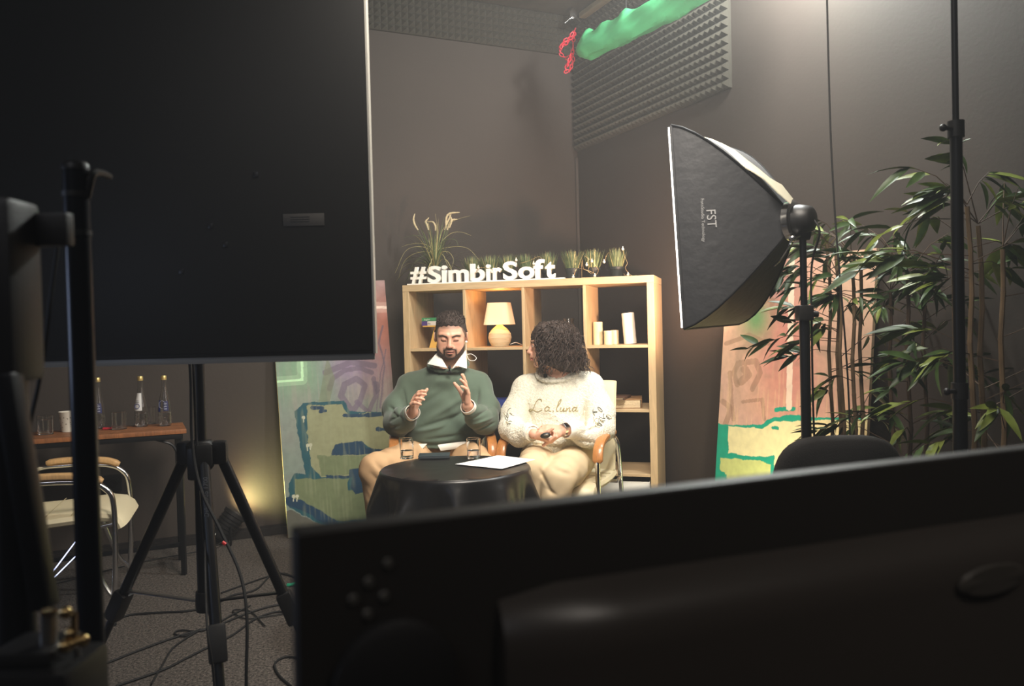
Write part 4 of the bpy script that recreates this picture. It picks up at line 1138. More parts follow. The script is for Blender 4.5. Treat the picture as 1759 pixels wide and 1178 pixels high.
# ================================================================== PEOPLE
def frame(fwd, up=(0, 0, 1)):
    f = Vector(fwd).normalized(); u = Vector(up); x = f.cross(u).normalized(); u = x.cross(f).normalized()
    return np.array([[x.x, f.x, u.x], [x.y, f.y, u.y], [x.z, f.z, u.z]], dtype=np.float32)
class Head:
    def __init__(s, C, R, sc=1.0): s.C = _arr(C); s.R = R; s.s = sc
    def w(s, x, y, z): return s.C + s.R @ _arr((x, y, z)) * s.s
    def loc(s, q): return (q - s.C) @ s.R / s.s
    def E(s, S_, c, r, k=.01, op='u', rot=None):
        R = s.R if rot is None else s.R @ np.array(rot, dtype=np.float32)
        S_.ell(s.w(*c), np.array(r) * s.s, R, k * s.s, op)
    def K(s, S_, a, b, ra, rb, k=.01, op='u'): S_.cap(s.w(*a), s.w(*b), ra * s.s, rb * s.s, k * s.s, op)
def head_prims(H, S_, open_mouth=.0, jaw=1.0, nose=1.0, lids='down', wd=1.0):
    H.E(S_, (0, -.018, .034), (.074 * wd, .096, .084), .01)                 # cranium
    H.E(S_, (0, .030, -.006), (.064 * wd, .058, .088), .03)                 # face mass
    H.E(S_, (0, .030, -.058), (.055 * jaw, .055, .044), .03)           # jaw
    H.E(S_, (0, .070, -.088), (.022 * jaw, .018, .017), .02)           # chin
    for s_ in (-1, 1):
        H.E(S_, (s_ * .043, .054, -.016), (.021, .022, .020), .02)     # cheek bones
        H.E(S_, (s_ * .040, .048, -.050), (.026, .03, .03), .02)
        H.K(S_, (s_ * .012, .087, .030), (s_ * .050, .068, .030), .0085, .007, .014)   # brow ridge
    for s_ in (-1, 1):
        H.E(S_, (s_ * .031, .098, .008), (.019, .017, .0125), .014, 's')   # eye sockets
    H.K(S_, (0, .088, .022), (0, .104, -.020), .0068 * nose, .0115 * nose, .010)
    H.E(S_, (0, .108, -.024), (.0115 * nose, .011, .0095), .006)
    for s_ in (-1, 1):
        H.E(S_, (s_ * .0125, .099, -.027), (.0078, .010, .0072), .006)
        H.E(S_, (s_ * .0065, .106, -.0345), (.0032, .005, .003), .003, 's')
        H.E(S_, (s_ * .031, .0765, .0065), (.0145, .0125, .0118), .003)     # eyeball with lid
        if lids == 'down': H.K(S_, (s_ * .019, .083, .0035), (s_ * .043, .080, .0025), .0022, .0018, .003)
    H.E(S_, (0, .088, -.046), (.027, .016, .012), .012)                # muzzle
    H.E(S_, (0, .0995, -.0515), (.0205, .0075, .0048), .005)           # upper lip
    H.E(S_, (0, .0965, -.0640), (.0170, .0080, .0058), .005)           # lower lip
    H.E(S_, (0, .108, -.0578), (.019, .010, .0018 + open_mouth), .003, 's')
    H.E(S_, (0, .100, -.078), (.018, .008, .006), .008, 's')
    for s_ in (-1, 1):
        rot = Matrix.Rotation(s_ * -.25, 3, 'Z') @ Matrix.Rotation(-.18, 3, 'X')
        rot = [[rot[i][j] for j in range(3)] for i in range(3)]
        H.E(S_, (s_ * .079 * wd, -.012, -.002), (.0075, .019, .031), .008, 'u', rot)
        H.E(S_, (s_ * .086 * wd, -.008, .003), (.006, .011, .019), .005, 's', rot)
def hand(S_, wrist, d, n, thumb, sc=1.0, curl=(.35, .45, .3), spread=.06, side=1, tcurl=.3, tout=.8, curls=None, k=.004):
    """palm, four fingers of unequal length with bent knuckles and a thumb from the side of the palm"""
    d = Vector(d).normalized(); n = Vector(n); n = (n - d * n.dot(d)).normalized(); s_ = d.cross(n)
    if s_.dot(Vector(thumb)) < 0: s_ = -s_
    w_ = Vector(wrist); kn = []
    offs = (.027, .009, -.009, -.026); lens = (.070, .078, .073, .058); kd = (.088, .091, .087, .079)
    for i in range(4):
        kn.append(w_ + d * kd[i] * sc + s_ * offs[i] * sc)
        S_.cap(w_ + d * .01 * sc + s_ * offs[i] * .6 * sc, kn[i], .0135 * sc, .0098 * sc, .010)
    S_.cap(w_ + d * .03 * sc + s_ * .022 * sc + n * .006 * sc, w_ + d * .055 * sc + s_ * .026 * sc + n * .006 * sc, .013 * sc, .010 * sc, .01)
    S_.cap(w_ + d * .03 * sc - s_ * .02 * sc + n * .005 * sc, w_ + d * .06 * sc - s_ * .02 * sc + n * .004 * sc, .012 * sc, .010 * sc, .01)
    for i in range(4):
        cu = curls[i] if curls else curl
        p = kn[i]; dd = (d + s_ * spread * (1.5 - i)).normalized(); a = 0
        for j, f in enumerate((.46, .30, .24)):
            a += cu[j]; v = dd * math.cos(a) + n * math.sin(a); q = p + v * lens[i] * f * sc
            S_.cap(p, q, (.0092 - .0008 * j) * sc, (.0086 - .0009 * j) * sc, k if j == 0 else .003); p = q
    p = w_ + d * .022 * sc + s_ * .026 * sc + n * .008 * sc
    v = (d * .75 + s_ * tout + n * .25).normalized()
    for j, (L_, r1, r2) in enumerate(((.042, .0135, .011), (.032, .0108, .0098), (.026, .0098, .0082))):
        q = p + v * L_ * sc; S_.cap(p, q, r1 * sc, r2 * sc, .007 if j == 0 else .003); p = q
        v = (v + d * .35 * tcurl + n * tcurl - s_ * .3 * tcurl).normalized()
    return kn
def place(me, name, root, mods=None):
    me.transform(wm(root).inverted()); o = link(name, me, root); return o
def neckring(S_, l, r, f, b, rr_):
    """raised collar ring through left, right, front and back points, hollowed inside"""
    c = (l + r) / 2; rx = (r - l) / 2; n = 22; pts = []
    for i in range(n + 1):
        a = 2 * PI * i / n; p = c + rx * math.cos(a)
        q = (f - c) if math.sin(a) < 0 else (b - c)
        pts.append(p + q * abs(math.sin(a)))
    for i in range(n): S_.cap(pts[i], pts[i + 1], rr_, rr_, .008)
    ry = (f - b).to_2d().length / 2; R_ = rx.length
    S_.ell((c + (f + b) / 2) / 2 + ZV * .040, (R_ - .006, ry - .006, .062), k=.006, op='s')
def lerp(a, b, t): return a * (1 - t[:, None]) + b * t[:, None]
SK = C(216, 166, 140)
def foldfield(folds):
    fl = [(_arr(P(*a)), _arr(P(*b)), w_, A_) for a, b, w_, A_ in folds]
    def f(q):
        o = np.zeros(len(q), dtype=np.float32)
        for a, b, w_, A_ in fl:
            ba = (b - a)[[0, 2]]; pa = q[:, [0, 2]] - a[[0, 2]]
            t = np.clip(pa @ ba / (ba @ ba), 0, 1)
            dd = np.hypot(*(pa - t[:, None] * ba).T) if False else np.linalg.norm(pa - t[:, None] * ba, axis=1)
            fr = sst(a[1] + .16, a[1] + .02, q[:, 1])
            o += A_ * np.exp(-(dd / w_) ** 2) * fr * (1 - .75 * np.abs(2 * t - 1) ** 2)
        return o
    return f

# ---------------------------------------------------------------- the man
man = thing('person', (-.33, 4.1, 0), 'bearded person in a green sweater over a white shirt, seated, both hands raised mid-gesture', 'person', 'two seated people')
hf = frame((.0, -1, -.27), (0.02, 0, 1))
HM = Head(P(774.5, 578, 4.03), hf, .93)
nb_ = P(768, 634, 4.10)
shL, shR = P(697, 660, 4.12), P(828, 657, 4.12)
elL, elR = P(684, 727, 3.98), P(828, 726, 3.97)
wrL, wrR = P(709, 708, 3.80), P(803, 697, 3.80)
pel = P(764, 772, 4.17); che = P(764, 690, 4.12)
hipL, hipR = P(735, 783, 4.12), P(795, 783, 4.12)
knL, knR = P(646, 806, 3.70), P(826, 806, 3.74)
anL, anR = Vector((-.60, 3.74, .10)), Vector((-.20, 3.78, .10))
B = SDF(); head_prims(HM, B, .0015, 1.22, wd=1.07)
B.cap(HM.w(0, -.02, -.04), nb_, .058, .062, .03); B.cap(nb_, che, .06, .10, .04); B.cap(nb_ + Vector((0, -.01, -.02)), nb_ + Vector((0, -.03, -.05)), .055, .055, .02); B.ell(nb_ + Vector((0, 0, -.020)), (.072, .062, .030), k=.02); B.ell(che, (.13, .08, .15), k=.03); B.cap(che, pel, .10, .11, .03)
for sh_, el, wr in ((shL, elL, wrL), (shR, elR, wrR)):
    s2_ = sh_ + Vector((0, 0, -.03)); B.cap(nb_ + Vector((0, 0, -.07)), s2_, .04, .03, .02); B.cap(s2_, el, .036, .034, .02); B.cap(el, wr, .034, .026, .01)
for hp, kn_, an in ((hipL, knL, anL), (hipR, knR, anR)):
    B.cap(hp, kn_, .075, .05, .02); B.cap(kn_, an, .048, .035, .01); B.cap(an + Vector((0, .03, -.04)), an + Vector((0, -.14, -.06)), .035, .028, .01)
hand(B, wrL, (.12, -.55, .70), (.85, -.30, -.05), (.3, 0, 1), .93, curls=[(.45, .5, .3), (.55, .55, .35), (.65, .6, .4), (.75, .6, .4)], tout=1.0, tcurl=.05, spread=.10)
hand(B, wrR, (.02, -.30, .95), (-.93, -.25, -.1), (0, 1, .1), .93, curls=[(.08, .12, .1), (.15, .2, .15), (.3, .3, .2), (.42, .4, .25)], tout=.6, tcurl=.2, spread=.09)
def col_man(v):
    q = HM.loc(v); x, y, z = q.T; ax_ = np.abs(x); n = len(v)
    c = np.tile(SK, (n, 1)); inhead = (z > -.16) & (z < .14) & (np.linalg.norm(q, axis=1) < .17)
    hd = inhead.astype(float); face = hd * (y > .0)
    c = lerp(c, C(206, 140, 118), .45 * face * np.exp(-((ax_ - .045) / .02) ** 2 - ((z + .022) / .02) ** 2) )
    c = lerp(c, C(200, 130, 112), .5 * face * (y > .1) * sst(.0, -.02, z) * sst(-.045, -.03, z))
    # stubble along jaw, chin and upper lip
    jaw = sst(.004, -.02, z + .060 - .9 * np.clip(ax_ - .046, 0, 1)) * (y > -.03)
    must = np.exp(-((z + .0405) / .0055) ** 2) * (ax_ < .034) + np.exp(-((ax_ - .032) / .006) ** 2) * (z < -.04) * (z > -.075)
    b = np.clip(np.maximum(jaw * (1 - np.exp(-((z + .058) / .012) ** 2 - (ax_ / .026) ** 2)), must), 0, 1) * hd * sst(-.135, -.115, z)
    c = lerp(c, C(92, 68, 57), .62 * b)
    side = hd * (z > -.06) * sst(.050, .042, y + .3 * np.clip(.0 - z, 0, 1)) * sst(np.interp(y, [-.1, -.03, -.005, .01, .03, .05], [-.06, -.045, -.004, -.018, .012, .04]) - .004, np.interp(y, [-.1, -.03, -.005, .01, .03, .05], [-.06, -.045, -.004, -.018, .012, .04]) + .010, z) * (ax_ < .083)
    c = lerp(c, C(70, 56, 48), .85 * np.clip(side, 0, 1))
    lip = face * (y > .083) * (ax_ < .0235) * np.exp(-((z + .0578) / .0095) ** 4)
    c = lerp(c, C(182, 112, 100), .85 * lip)
    c = lerp(c, C(70, 30, 28), face * (y > .083) * (ax_ < .019) * np.exp(-((z + .0580) / .0022) ** 2))
    eye = face * (y > .06)
    c = lerp(c, C(40, 28, 24), 1.0 * eye * np.exp(-((z - .0005 - .12 * (ax_ - .031) + 8 * (ax_ - .031) ** 2) / .0034) ** 2) * (np.abs(ax_ - .031) < .0145))
    c = lerp(c, C(160, 104, 88), .5 * eye * np.exp(-((z - .008) / .010) ** 2 - ((ax_ - .031) / .017) ** 2))
    br = np.exp(-((z - .0285 + .22 * np.abs(ax_ - .036) + 4 * (ax_ - .036) ** 2) / .0055) ** 2) * (np.abs(ax_ - .034) < .021)
    c = lerp(c, C(34, 24, 20), np.clip(1.1 * br * eye, 0, 1))
    c = lerp(c, C(90, 66, 54), .6 * face * sst(.055, .068, z))
    return c
o = place(B.mesh('body', M['skin'], .0029, color=col_man), 'body', man)
# hair: short cap
G = SDF(); head_prims(HM, G, wd=1.07)
def hair_post(q, d):
    l_ = HM.loc(q); x, y, z = l_.T; ax_ = np.abs(x)
    zmin = np.interp(y, [-.13, -.06, -.02, .004, .018, .035, .05, .07, .13], [-.045, -.03, .005, .022, .032, .050, .068, .077, .081]) + .0035 * np.sin(x * 260) * sst(.03, .06, y)
    zmin = zmin + .010 * sst(.02, .05, y) * (1 - np.clip(ax_ / .05, 0, 1)) * .3
    ear = np.linalg.norm((l_ - np.array([0, -.012, -.002])) * np.array([0, 1, 1]), axis=1)
    th = .0003 + .0035 * sst(0, .04, z - zmin) + .0105 * sst(.06, .11, z)
    e = np.maximum(d - th + .0015 * np.sin(x * 420) * np.sin(y * 390) * np.sin(z * 400 + 1), (zmin - z) * .8)
    return np.maximum(e, np.where(ax_ > .066, .027 - ear, -1)) 
G.post = hair_post
place(G.mesh('hair', M['hair_d'], .0032), 'hair', man)
mb = MB(); rr = random.Random(77); cnt_ = 0
hb_ = None
from mathutils.bvhtree import BVHTree
hm_ = [o for o in COL.objects if o.parent == man and o.name.startswith('hair')][0]; W_ = wm(man)
hv_ = [W_ @ v.co for v in hm_.data.vertices]; hn_ = [v.normal.copy() for v in hm_.data.vertices]
for i in rr.sample(range(len(hv_)), min(2600, len(hv_))):
    l3 = HM.loc(np.array([tuple(hv_[i])], dtype=np.float32))[0]
    if l3[2] < .072 - .25 * max(0, -l3[1]): continue
    L3 = .001 + .006 * float(sst(.06, .10, l3[2]))
    e3 = (hn_[i] + Vector((rr.uniform(-.7, .7), rr.uniform(-.8, .3), rr.uniform(-.3, .6)))).normalized()
    mb.tube([hv_[i] - hn_[i] * .002, hv_[i] + e3 * L3 * .6, hv_[i] + e3 * L3 + Vector((0, -.001, 0))], [.0013, .001, .0003], 3)
tag(mb.build('short_hair_strands', M['hair_d'], man, True, fix=False), kind='stuff')
G = SDF(); head_prims(HM, G, .0015, 1.22, wd=1.07)
def beard_post(q, d):
    x, y, z = HM.loc(q).T; ax_ = np.abs(x)
    chin = np.maximum(z + .089 - .55 * np.clip(ax_ - .012, 0, 1) - .25 * np.clip(ax_ - .04, 0, 1) * 3, .02 - y)
    must = np.maximum(np.abs(z + .0405 + 6 * x * x) - .0040, ax_ - .029); side_ = np.maximum(np.maximum(np.abs(ax_ - .031) - .0035, z + .044), -z - .09)
    patch = np.maximum(np.abs(z + .0745) - .006, ax_ - .008)
    g = np.minimum(np.minimum(chin, must), np.minimum(side_, patch)); g = np.maximum(g, .02 - y)
    return np.maximum(d - .0018 + .0009 * np.sin(x * 700) * np.sin(z * 650), g * .8)
G.post = beard_post
place(G.mesh('beard', M['beard'], .0024), 'beard', man)
# sweater
S1 = SDF()
S1.ell(P(764, 700, 4.13), (.205, .145, .215), k=.03)
S1.ell(P(765, 745, 4.11), (.205, .165, .13), k=.06)
S1.cap(nb_ + Vector((0, .015, -.05)), P(708, 663, 4.14), .072, .066, .05); S1.cap(nb_ + Vector((0, .015, -.05)), P(818, 660, 4.14), .072, .066, .05)
S1.ell(nb_ + Vector((0, -.012, -.058)), (.105, .088, .050), k=.03)
S1.chain([P(705, 667, 4.13), P(682, 702, 4.06), P(683, 726, 3.98)], [.070, .067, .062], .035)
S1.chain([P(683, 726, 3.98), P(693, 720, 3.90), wrL.lerp(elL, .22)], [.070, .060, .042], .02)
S1.chain([P(820, 664, 4.13), P(834, 702, 4.06), P(833, 722, 3.97)], [.070, .066, .061], .035)
S1.chain([P(833, 722, 3.97), P(820, 716, 3.90), wrR.lerp(elR, .25)], [.070, .058, .043], .02)
nk = nb_ + Vector((0, -.01, .0))
neckring(S1, P(737, 627, 4.07), P(803, 624, 4.07), P(770, 637, 4.0), P(768, 612, 4.16), .009)
ff = foldfield([((720, 700, 4.0), (760, 672, 4.0), .014, -.006), ((735, 720, 4.0), (800, 680, 4.0), .016, .009), ((720, 735, 4.0), (790, 712, 4.0), .010, -.008), ((715, 742, 3.98), (770, 728, 3.98), .010, .007),
                ((730, 755, 3.97), (800, 745, 3.97), .008, -.007), ((760, 735, 3.98), (805, 700, 3.98), .014, -.009), ((690, 670, 4.0), (700, 712, 4.0), .009, -.009), ((822, 668, 4.0), (818, 705, 4.0), .009, -.008),
                ((668, 700, 3.95), (690, 712, 3.95), .007, -.006), ((672, 722, 3.93), (696, 708, 3.93), .006, -.006), ((670, 735, 3.95), (692, 726, 3.95), .006, -.005), ((806, 718, 3.9), (845, 700, 3.9), .007, -.006),
                ((810, 728, 3.9), (848, 716, 3.9), .006, .006), ((818, 738, 3.9), (850, 726, 3.9), .006, -.006), ((745, 655, 4.0), (800, 650, 4.0), .02, .004), ((725, 690, 4.0), (750, 650, 4.0), .012, .004)])
hemz = P(764, 768, 3.98).z
def sw_post(q, d):
    w_ = .0025 * np.sin(q[:, 2] * 55 + 2 * np.sin(q[:, 0] * 23)) * np.sin(q[:, 0] * 31 + 1)
    d = d - 1.6 * ff(q) - w_
    rib = np.exp(-((q[:, 2] - hemz - .014) / .012) ** 2) * (np.abs(q[:, 0] + .33) < .24)
    d = d + .012 * rib
    return np.maximum(d, (hemz - .004 + .03 * np.clip(np.abs(q[:, 0] + .33) - .1, 0, 1) - q[:, 2]) * .9)
S1.post = sw_post
place(S1.mesh('sweater', M['sweater'], .0048, extra=.02), 'sweater', man)
# cuffs
for el, wr in ((elL, wrL), (elR, wrR)):
    d = (wr - el).normalized(); a = wr.lerp(el, .22); 
    mb = MB(); mb.lathe([(.036, -.022), (.041, -.018), (.042, 0), (.041, .018), (.037, .024), (.034, .02), (.034, -.02)], 24, a, d.to_track_quat('Z', 'Y').to_matrix(), fn=lambda a_, z: 1 + .02 * math.sin(a_ * 18)); mb.build('sweater_cuff', M['sweater'], man, True)
    a = wr.lerp(el, .10)
    mb = MB(); mb.lathe([(.030, -.035), (.034, -.03), (.036, .0), (.0365, .022), (.034, .024), (.033, .02), (.030, -.02)], 24, a, d.to_track_quat('Z', 'Y').to_matrix(), fn=lambda a_, z: 1 + .03 * math.sin(a_ * 3 + 1)); mb.build('shirt_cuff', M['shirt'], man, True)
# shirt collar: stand and two wings
def sheet(name, grid, th, material, root):
    """thin thick sheet from a grid of points"""
    nu, nv = len(grid), len(grid[0]); g = [[Vector(p) for p in r_] for r_ in grid]; nr = []
    for i in range(nu):
        for j in range(nv):
            du = g[min(i + 1, nu - 1)][j] - g[max(i - 1, 0)][j]; dv = g[i][min(j + 1, nv - 1)] - g[i][max(j - 1, 0)]
            nn = du.cross(dv); nr.append(nn.normalized() if nn.length > 1e-9 else Vector((0, -1, 0)))
    a = [g[i][j] + nr[i * nv + j] * th / 2 for i in range(nu) for j in range(nv)]; b = [g[i][j] - nr[i * nv + j] * th / 2 for i in range(nu) for j in range(nv)]
    N = nu * nv; I = lambda i, j: i * nv + j; fs = []
    for i in range(nu - 1):
        for j in range(nv - 1): fs += [(I(i, j), I(i + 1, j), I(i + 1, j + 1), I(i, j + 1)), tuple(N + t for t in (I(i, j + 1), I(i + 1, j + 1), I(i + 1, j), I(i, j)))]
    for i in range(nu - 1): fs += [(I(i, 0), N + I(i, 0), N + I(i + 1, 0), I(i + 1, 0)), (I(i + 1, nv - 1), N + I(i + 1, nv - 1), N + I(i, nv - 1), I(i, nv - 1))]
    for j in range(nv - 1): fs += [(I(0, j + 1), N + I(0, j + 1), N + I(0, j), I(0, j)), (I(nu - 1, j), N + I(nu - 1, j), N + I(nu - 1, j + 1), I(nu - 1, j + 1))]
    mb = MB(); mb.add(a + b, fs); return mb.build(name, material, root, True)
def patch(c4, n=6, bulge=0):
    c4 = [Vector(p) for p in c4]; out = []
    for i in range(n + 1):
        r_ = []
        for j in range(n + 1):
            u, v = i / n, j / n; p = c4[0].lerp(c4[1], u).lerp(c4[3].lerp(c4[2], u), v)
            r_.append(p + Vector((0, -bulge * math.sin(PI * u) * math.sin(PI * v), 0)))
        out.append(r_)
    return out
sheet('shirt_collar', patch([P(752, 604, 4.03), P(768, 632, 3.975), P(757, 630, 3.97), P(735, 625, 3.99)], 6, .008), .004, M['shirt'], man)
sheet('shirt_collar', patch([P(800, 601, 4.03), P(777, 633, 3.975), P(783, 628, 3.97), P(802, 633, 3.98)], 6, .008), .004, M['shirt'], man)
cr = []
for a in np.linspace(0, 2 * PI, 32, endpoint=False):
    cr.append((math.cos(a), math.sin(a)))
mb = MB(); rows = [(.060, .058, -.012), (.063, .060, .0), (.061, .058, .03), (.056, .054, .05)]
vs = []
for rx, ry, dz in rows:
    for c_, s_ in cr: vs.append(nb_ + Vector((rx * c_, -.004 + ry * s_, .015 + dz * (1 - .0 * s_) + (.040 * s_ if s_ < 0 else .012 * s_) * (1 if dz > 0 else .6))))
n = 32; mb.add(vs, [(i * n + k, i * n + (k + 1) % n, (i + 1) * n + (k + 1) % n, (i + 1) * n + k) for i in range(3) for k in range(n)])
mb.build('collar_stand', M['shirt'], man, True, fix=False)
# shirt tails under the sweater hem
sheet('shirt_tail', patch([P(692, 764, 3.99), P(734, 762, 3.945), P(720, 777, 3.945), P(703, 770, 3.97)], 6, .01), .004, M['shirt'], man)
sheet('shirt_tail', patch([P(752, 764, 3.935), P(800, 758, 3.945), P(800, 768, 3.94), P(757, 774, 3.93)], 6, .01), .004, M['shirt'], man)
# trousers
def trousers(name, pel_, legs, material, root, folds=None, rt=.095, rk=.072, ra=.058):
    S_ = SDF(); S_.ell(pel_ + Vector((0, .0, -.0)), (.185, .13, .10), k=.03)
    for hp, kn_, an in legs:
        S_.chain([hp, hp.lerp(kn_, .5), kn_], [rt + .004, rt - .006, rk + .004], .03)
        S_.chain([kn_, kn_.lerp(an, .5), an], [rk, rk * .92, ra], .018)
    def post(q, d):
        d = d - .0025 * np.sin(q[:, 2] * 60 + 3 * np.sin(q[:, 0] * 20)) * np.sin(q[:, 1] * 37 + q[:, 0] * 25)
        if folds is not None: d = d - folds(q)
        return np.maximum(d, legs[0][2].z - .005 - q[:, 2])
    S_.post = post
    return place(S_.mesh(name, material, .0055, extra=.02), name, root)
ft = foldfield([((640, 795, 3.6), (672, 830, 3.6), .010, -.007), ((636, 815, 3.6), (668, 850, 3.6), .008, -.005), ((690, 775, 3.7), (725, 788, 3.7), .008, -.006), ((625, 840, 3.6), (650, 880, 3.6), .01, .004)])
trousers('trousers', P(764, 782, 4.15), [(hipL, knL, anL), (hipR, knR, anR)], M['chino'], man, ft)
mb = MB()
for an in (anL, anR):
    pass
def shoe(an, d, material, root):
    S_ = SDF(); d = Vector(d).normalized(); b = Vector((an.x, an.y, 0))
    S_.cap(b - d * .03 + ZV * .05, b + d * .14 + ZV * .035, .045, .036, .02); S_.cap(b - d * .03 + ZV * .06, b - d * .01 + ZV * .09, .045, .045, .02)
    S_.cap(b + d * .14 + ZV * .036, b + d * .19 + ZV * .033, .036, .028, .02)
    S_.post = lambda q, dd: np.maximum(dd, .006 - q[:, 2])
    return place(S_.mesh('shoe', material, .006), 'shoe', root)
shoe(anL, (-.2, -1, 0), M['white'], man); shoe(anR, (.1, -1, 0), M['white'], man)
# lapel microphone and ear piece with cord
mc = P(772, 631, 3.965)
mb = MB(); mb.sphere(mc, .0075, 8, (1, 1, 1.3)); mb.tube([mc - ZV * .008, mc - ZV * .02 + Vector((0, .006, 0))], .004, 8); mb.box(mc - ZV * .022 + Vector((0, .004, 0)), (.02, .006, .008), .002)
mb.build('lapel_microphone', M['rubber'], man, True)
mb = MB(); mb.tube(curve_pts([P(800.5, 588, 4.0), P(801, 600, 4.01), P(802, 608, 4.02), P(810, 608, 4.03), P(818, 614, 4.03), P(815, 619, 4.02), P(806, 618, 4.02), P(801, 608, 4.02)], 8), .0014, 6); mb.sphere(P(801, 587, 4.0), .006, 8)
mb.build('earpiece_cord', M['white'], man, True)

# ---------------------------------------------------------------- the woman
wom = thing('person', (.22, 3.95, 0), 'person with curly dark shoulder-length hair in a white fleece sweater, seated, looking sideways, hands folded', 'person', 'two seated people')
hfw = frame((-1, .10, -.05), (0, 0, 1))
HW = Head(P(944, 594, 3.95), hfw, .95)
nw = P(958, 640, 4.02)
wsL, wsR = P(903, 668, 4.03), P(1015, 664, 4.0)
weL, weR = P(878, 733, 3.92), P(1030, 735, 3.90)
wwL, wwR = P(916, 745, 3.74), P(968, 739, 3.735)
wpel = P(958, 780, 4.05); wch = P(958, 700, 4.02)
whL, whR = P(928, 790, 3.98), P(990, 790, 3.98)
wkL, wkR = P(916, 806, 3.58), P(960, 822, 3.52)
waL, waR = Vector((.17, 3.62, .10)), Vector((.10, 3.50, .10))
B = SDF(); head_prims(HW, B, .0, .92, .85, 'open')
B.cap(HW.w(0, -.03, -.04), nw + Vector((0, 0, .0)), .048, .052, .03); B.cap(nw, wch, .06, .11, .05); B.ell(wch, (.13, .095, .17), k=.04); B.cap(wch, wpel, .10, .11, .04)
for s0, e0, w0 in ((wsL, weL, wwL), (wsR, weR, wwR)):
    s3_ = s0 + Vector((0, 0, -.03)); B.cap(nw + Vector((0, 0, -.07)), s3_, .036, .028, .02); B.cap(s3_, e0, .034, .032, .02); B.cap(e0, w0, .034, .024, .01)
for hp, kn_, an in ((whL, wkL, waL), (whR, wkR, waR)):
    B.cap(hp, kn_, .07, .05, .02); B.cap(kn_, an, .045, .034, .01); B.cap(an + Vector((0, .03, -.04)), an + Vector((0, -.12, -.06)), .032, .026, .01)
hand(B, wwR, (-1, -.12, .10), (0, .60, -.8), (-.2, -.5, .5), .90, curls=[(.25, .55, .4), (.25, .55, .45), (.3, .6, .5), (.35, .6, .5)], tout=.45, tcurl=.3, spread=.04)
hand(B, wwL + Vector((.015, .0, -.012)), (.85, -.45, -.25), (.2, .3, .9), (-.2, -.7, .5), .86, curls=[(.9, 1.1, .7), (.95, 1.15, .7), (1.0, 1.15, .7), (1.0, 1.2, .7)], tout=.5, tcurl=.5, spread=.02)
def col_wom(v):
    q = HW.loc(v); x, y, z = q.T; ax_ = np.abs(x)
    c = np.tile(SK, (len(v), 1)); hd = (np.linalg.norm(q, axis=1) < .16).astype(float); face = hd * (y > 0)
    c = lerp(c, C(206, 140, 118), .4 * face * np.exp(-((ax_ - .045) / .02) ** 2 - ((z + .022) / .02) ** 2))
    c = lerp(c, C(176, 92, 86), .9 * face * (y > .083) * (ax_ < .0235) * np.exp(-((z + .0578) / .0085) ** 4))
    c = lerp(c, C(80, 30, 30), face * (y > .083) * (ax_ < .019) * np.exp(-((z + .0580) / .0018) ** 2))
    eye = face * (y > .055)
    e2 = np.abs(ax_ - .031) < .0135
    c = lerp(c, C(225, 215, 205), .9 * eye * e2 * (np.abs(z - .0055) < .0035)); c = lerp(c, C(40, 26, 20), .95 * eye * (np.abs(ax_ - .031) < .0045) * (np.abs(z - .0055) < .0042))
    c = lerp(c, C(36, 24, 20), .95 * eye * e2 * np.exp(-((z - .0100 + 6 * (ax_ - .031) ** 2) / .0017) ** 2))
    c = lerp(c, C(54, 38, 32), .9 * eye * np.exp(-((z - .027 + .22 * np.abs(ax_ - .036)) / .0032) ** 2) * (np.abs(ax_ - .034) < .02))
    return c
place(B.mesh('body', M['skin'], .0029, color=col_wom), 'body', wom)
# curly hair: a full base volume and curled locks on it
Hc = P(960, 588, 3.97)
G = SDF()
G.ell(P(957, 583, 3.99), (.090, .104, .090), k=.03); G.ell(P(966, 607, 3.97), (.092, .095, .074), k=.04); G.ell(P(934, 574, 3.93), (.050, .065, .055), k=.03)
G.ell(P(937, 600, 3.895), (.034, .030, .080), k=.02); HW.E(G, (0, -.014, .044), (.084, .106, .074), .02); G.ell(P(951, 602, 3.90), (.05, .04, .075), k=.02)
G.ell(P(972, 622, 4.0), (.085, .09, .05), k=.04)
def hair_c_post(q, d):
    x, y, z = q.T
    return d + .003 * np.sin(x * 190 + 3 * np.sin(z * 90)) * np.sin(z * 170 + 2 * np.sin(y * 110))
G.post = hair_c_post
hair_o = place(G.mesh('hair', M['hair_c'], .005, extra=.01), 'hair', wom)
rr = random.Random(31); mb = MB()
cen = P(957, 584, 3.985); Wh = wm(wom)
hv = [(Wh @ v.co, v.normal.copy()) for v in hair_o.data.vertices]
face_c = Vector(HW.w(0, .10, -.02)); zlo_ = P(957, 637, 3.95).z; xlo_ = P(915, 580, 3.95).x
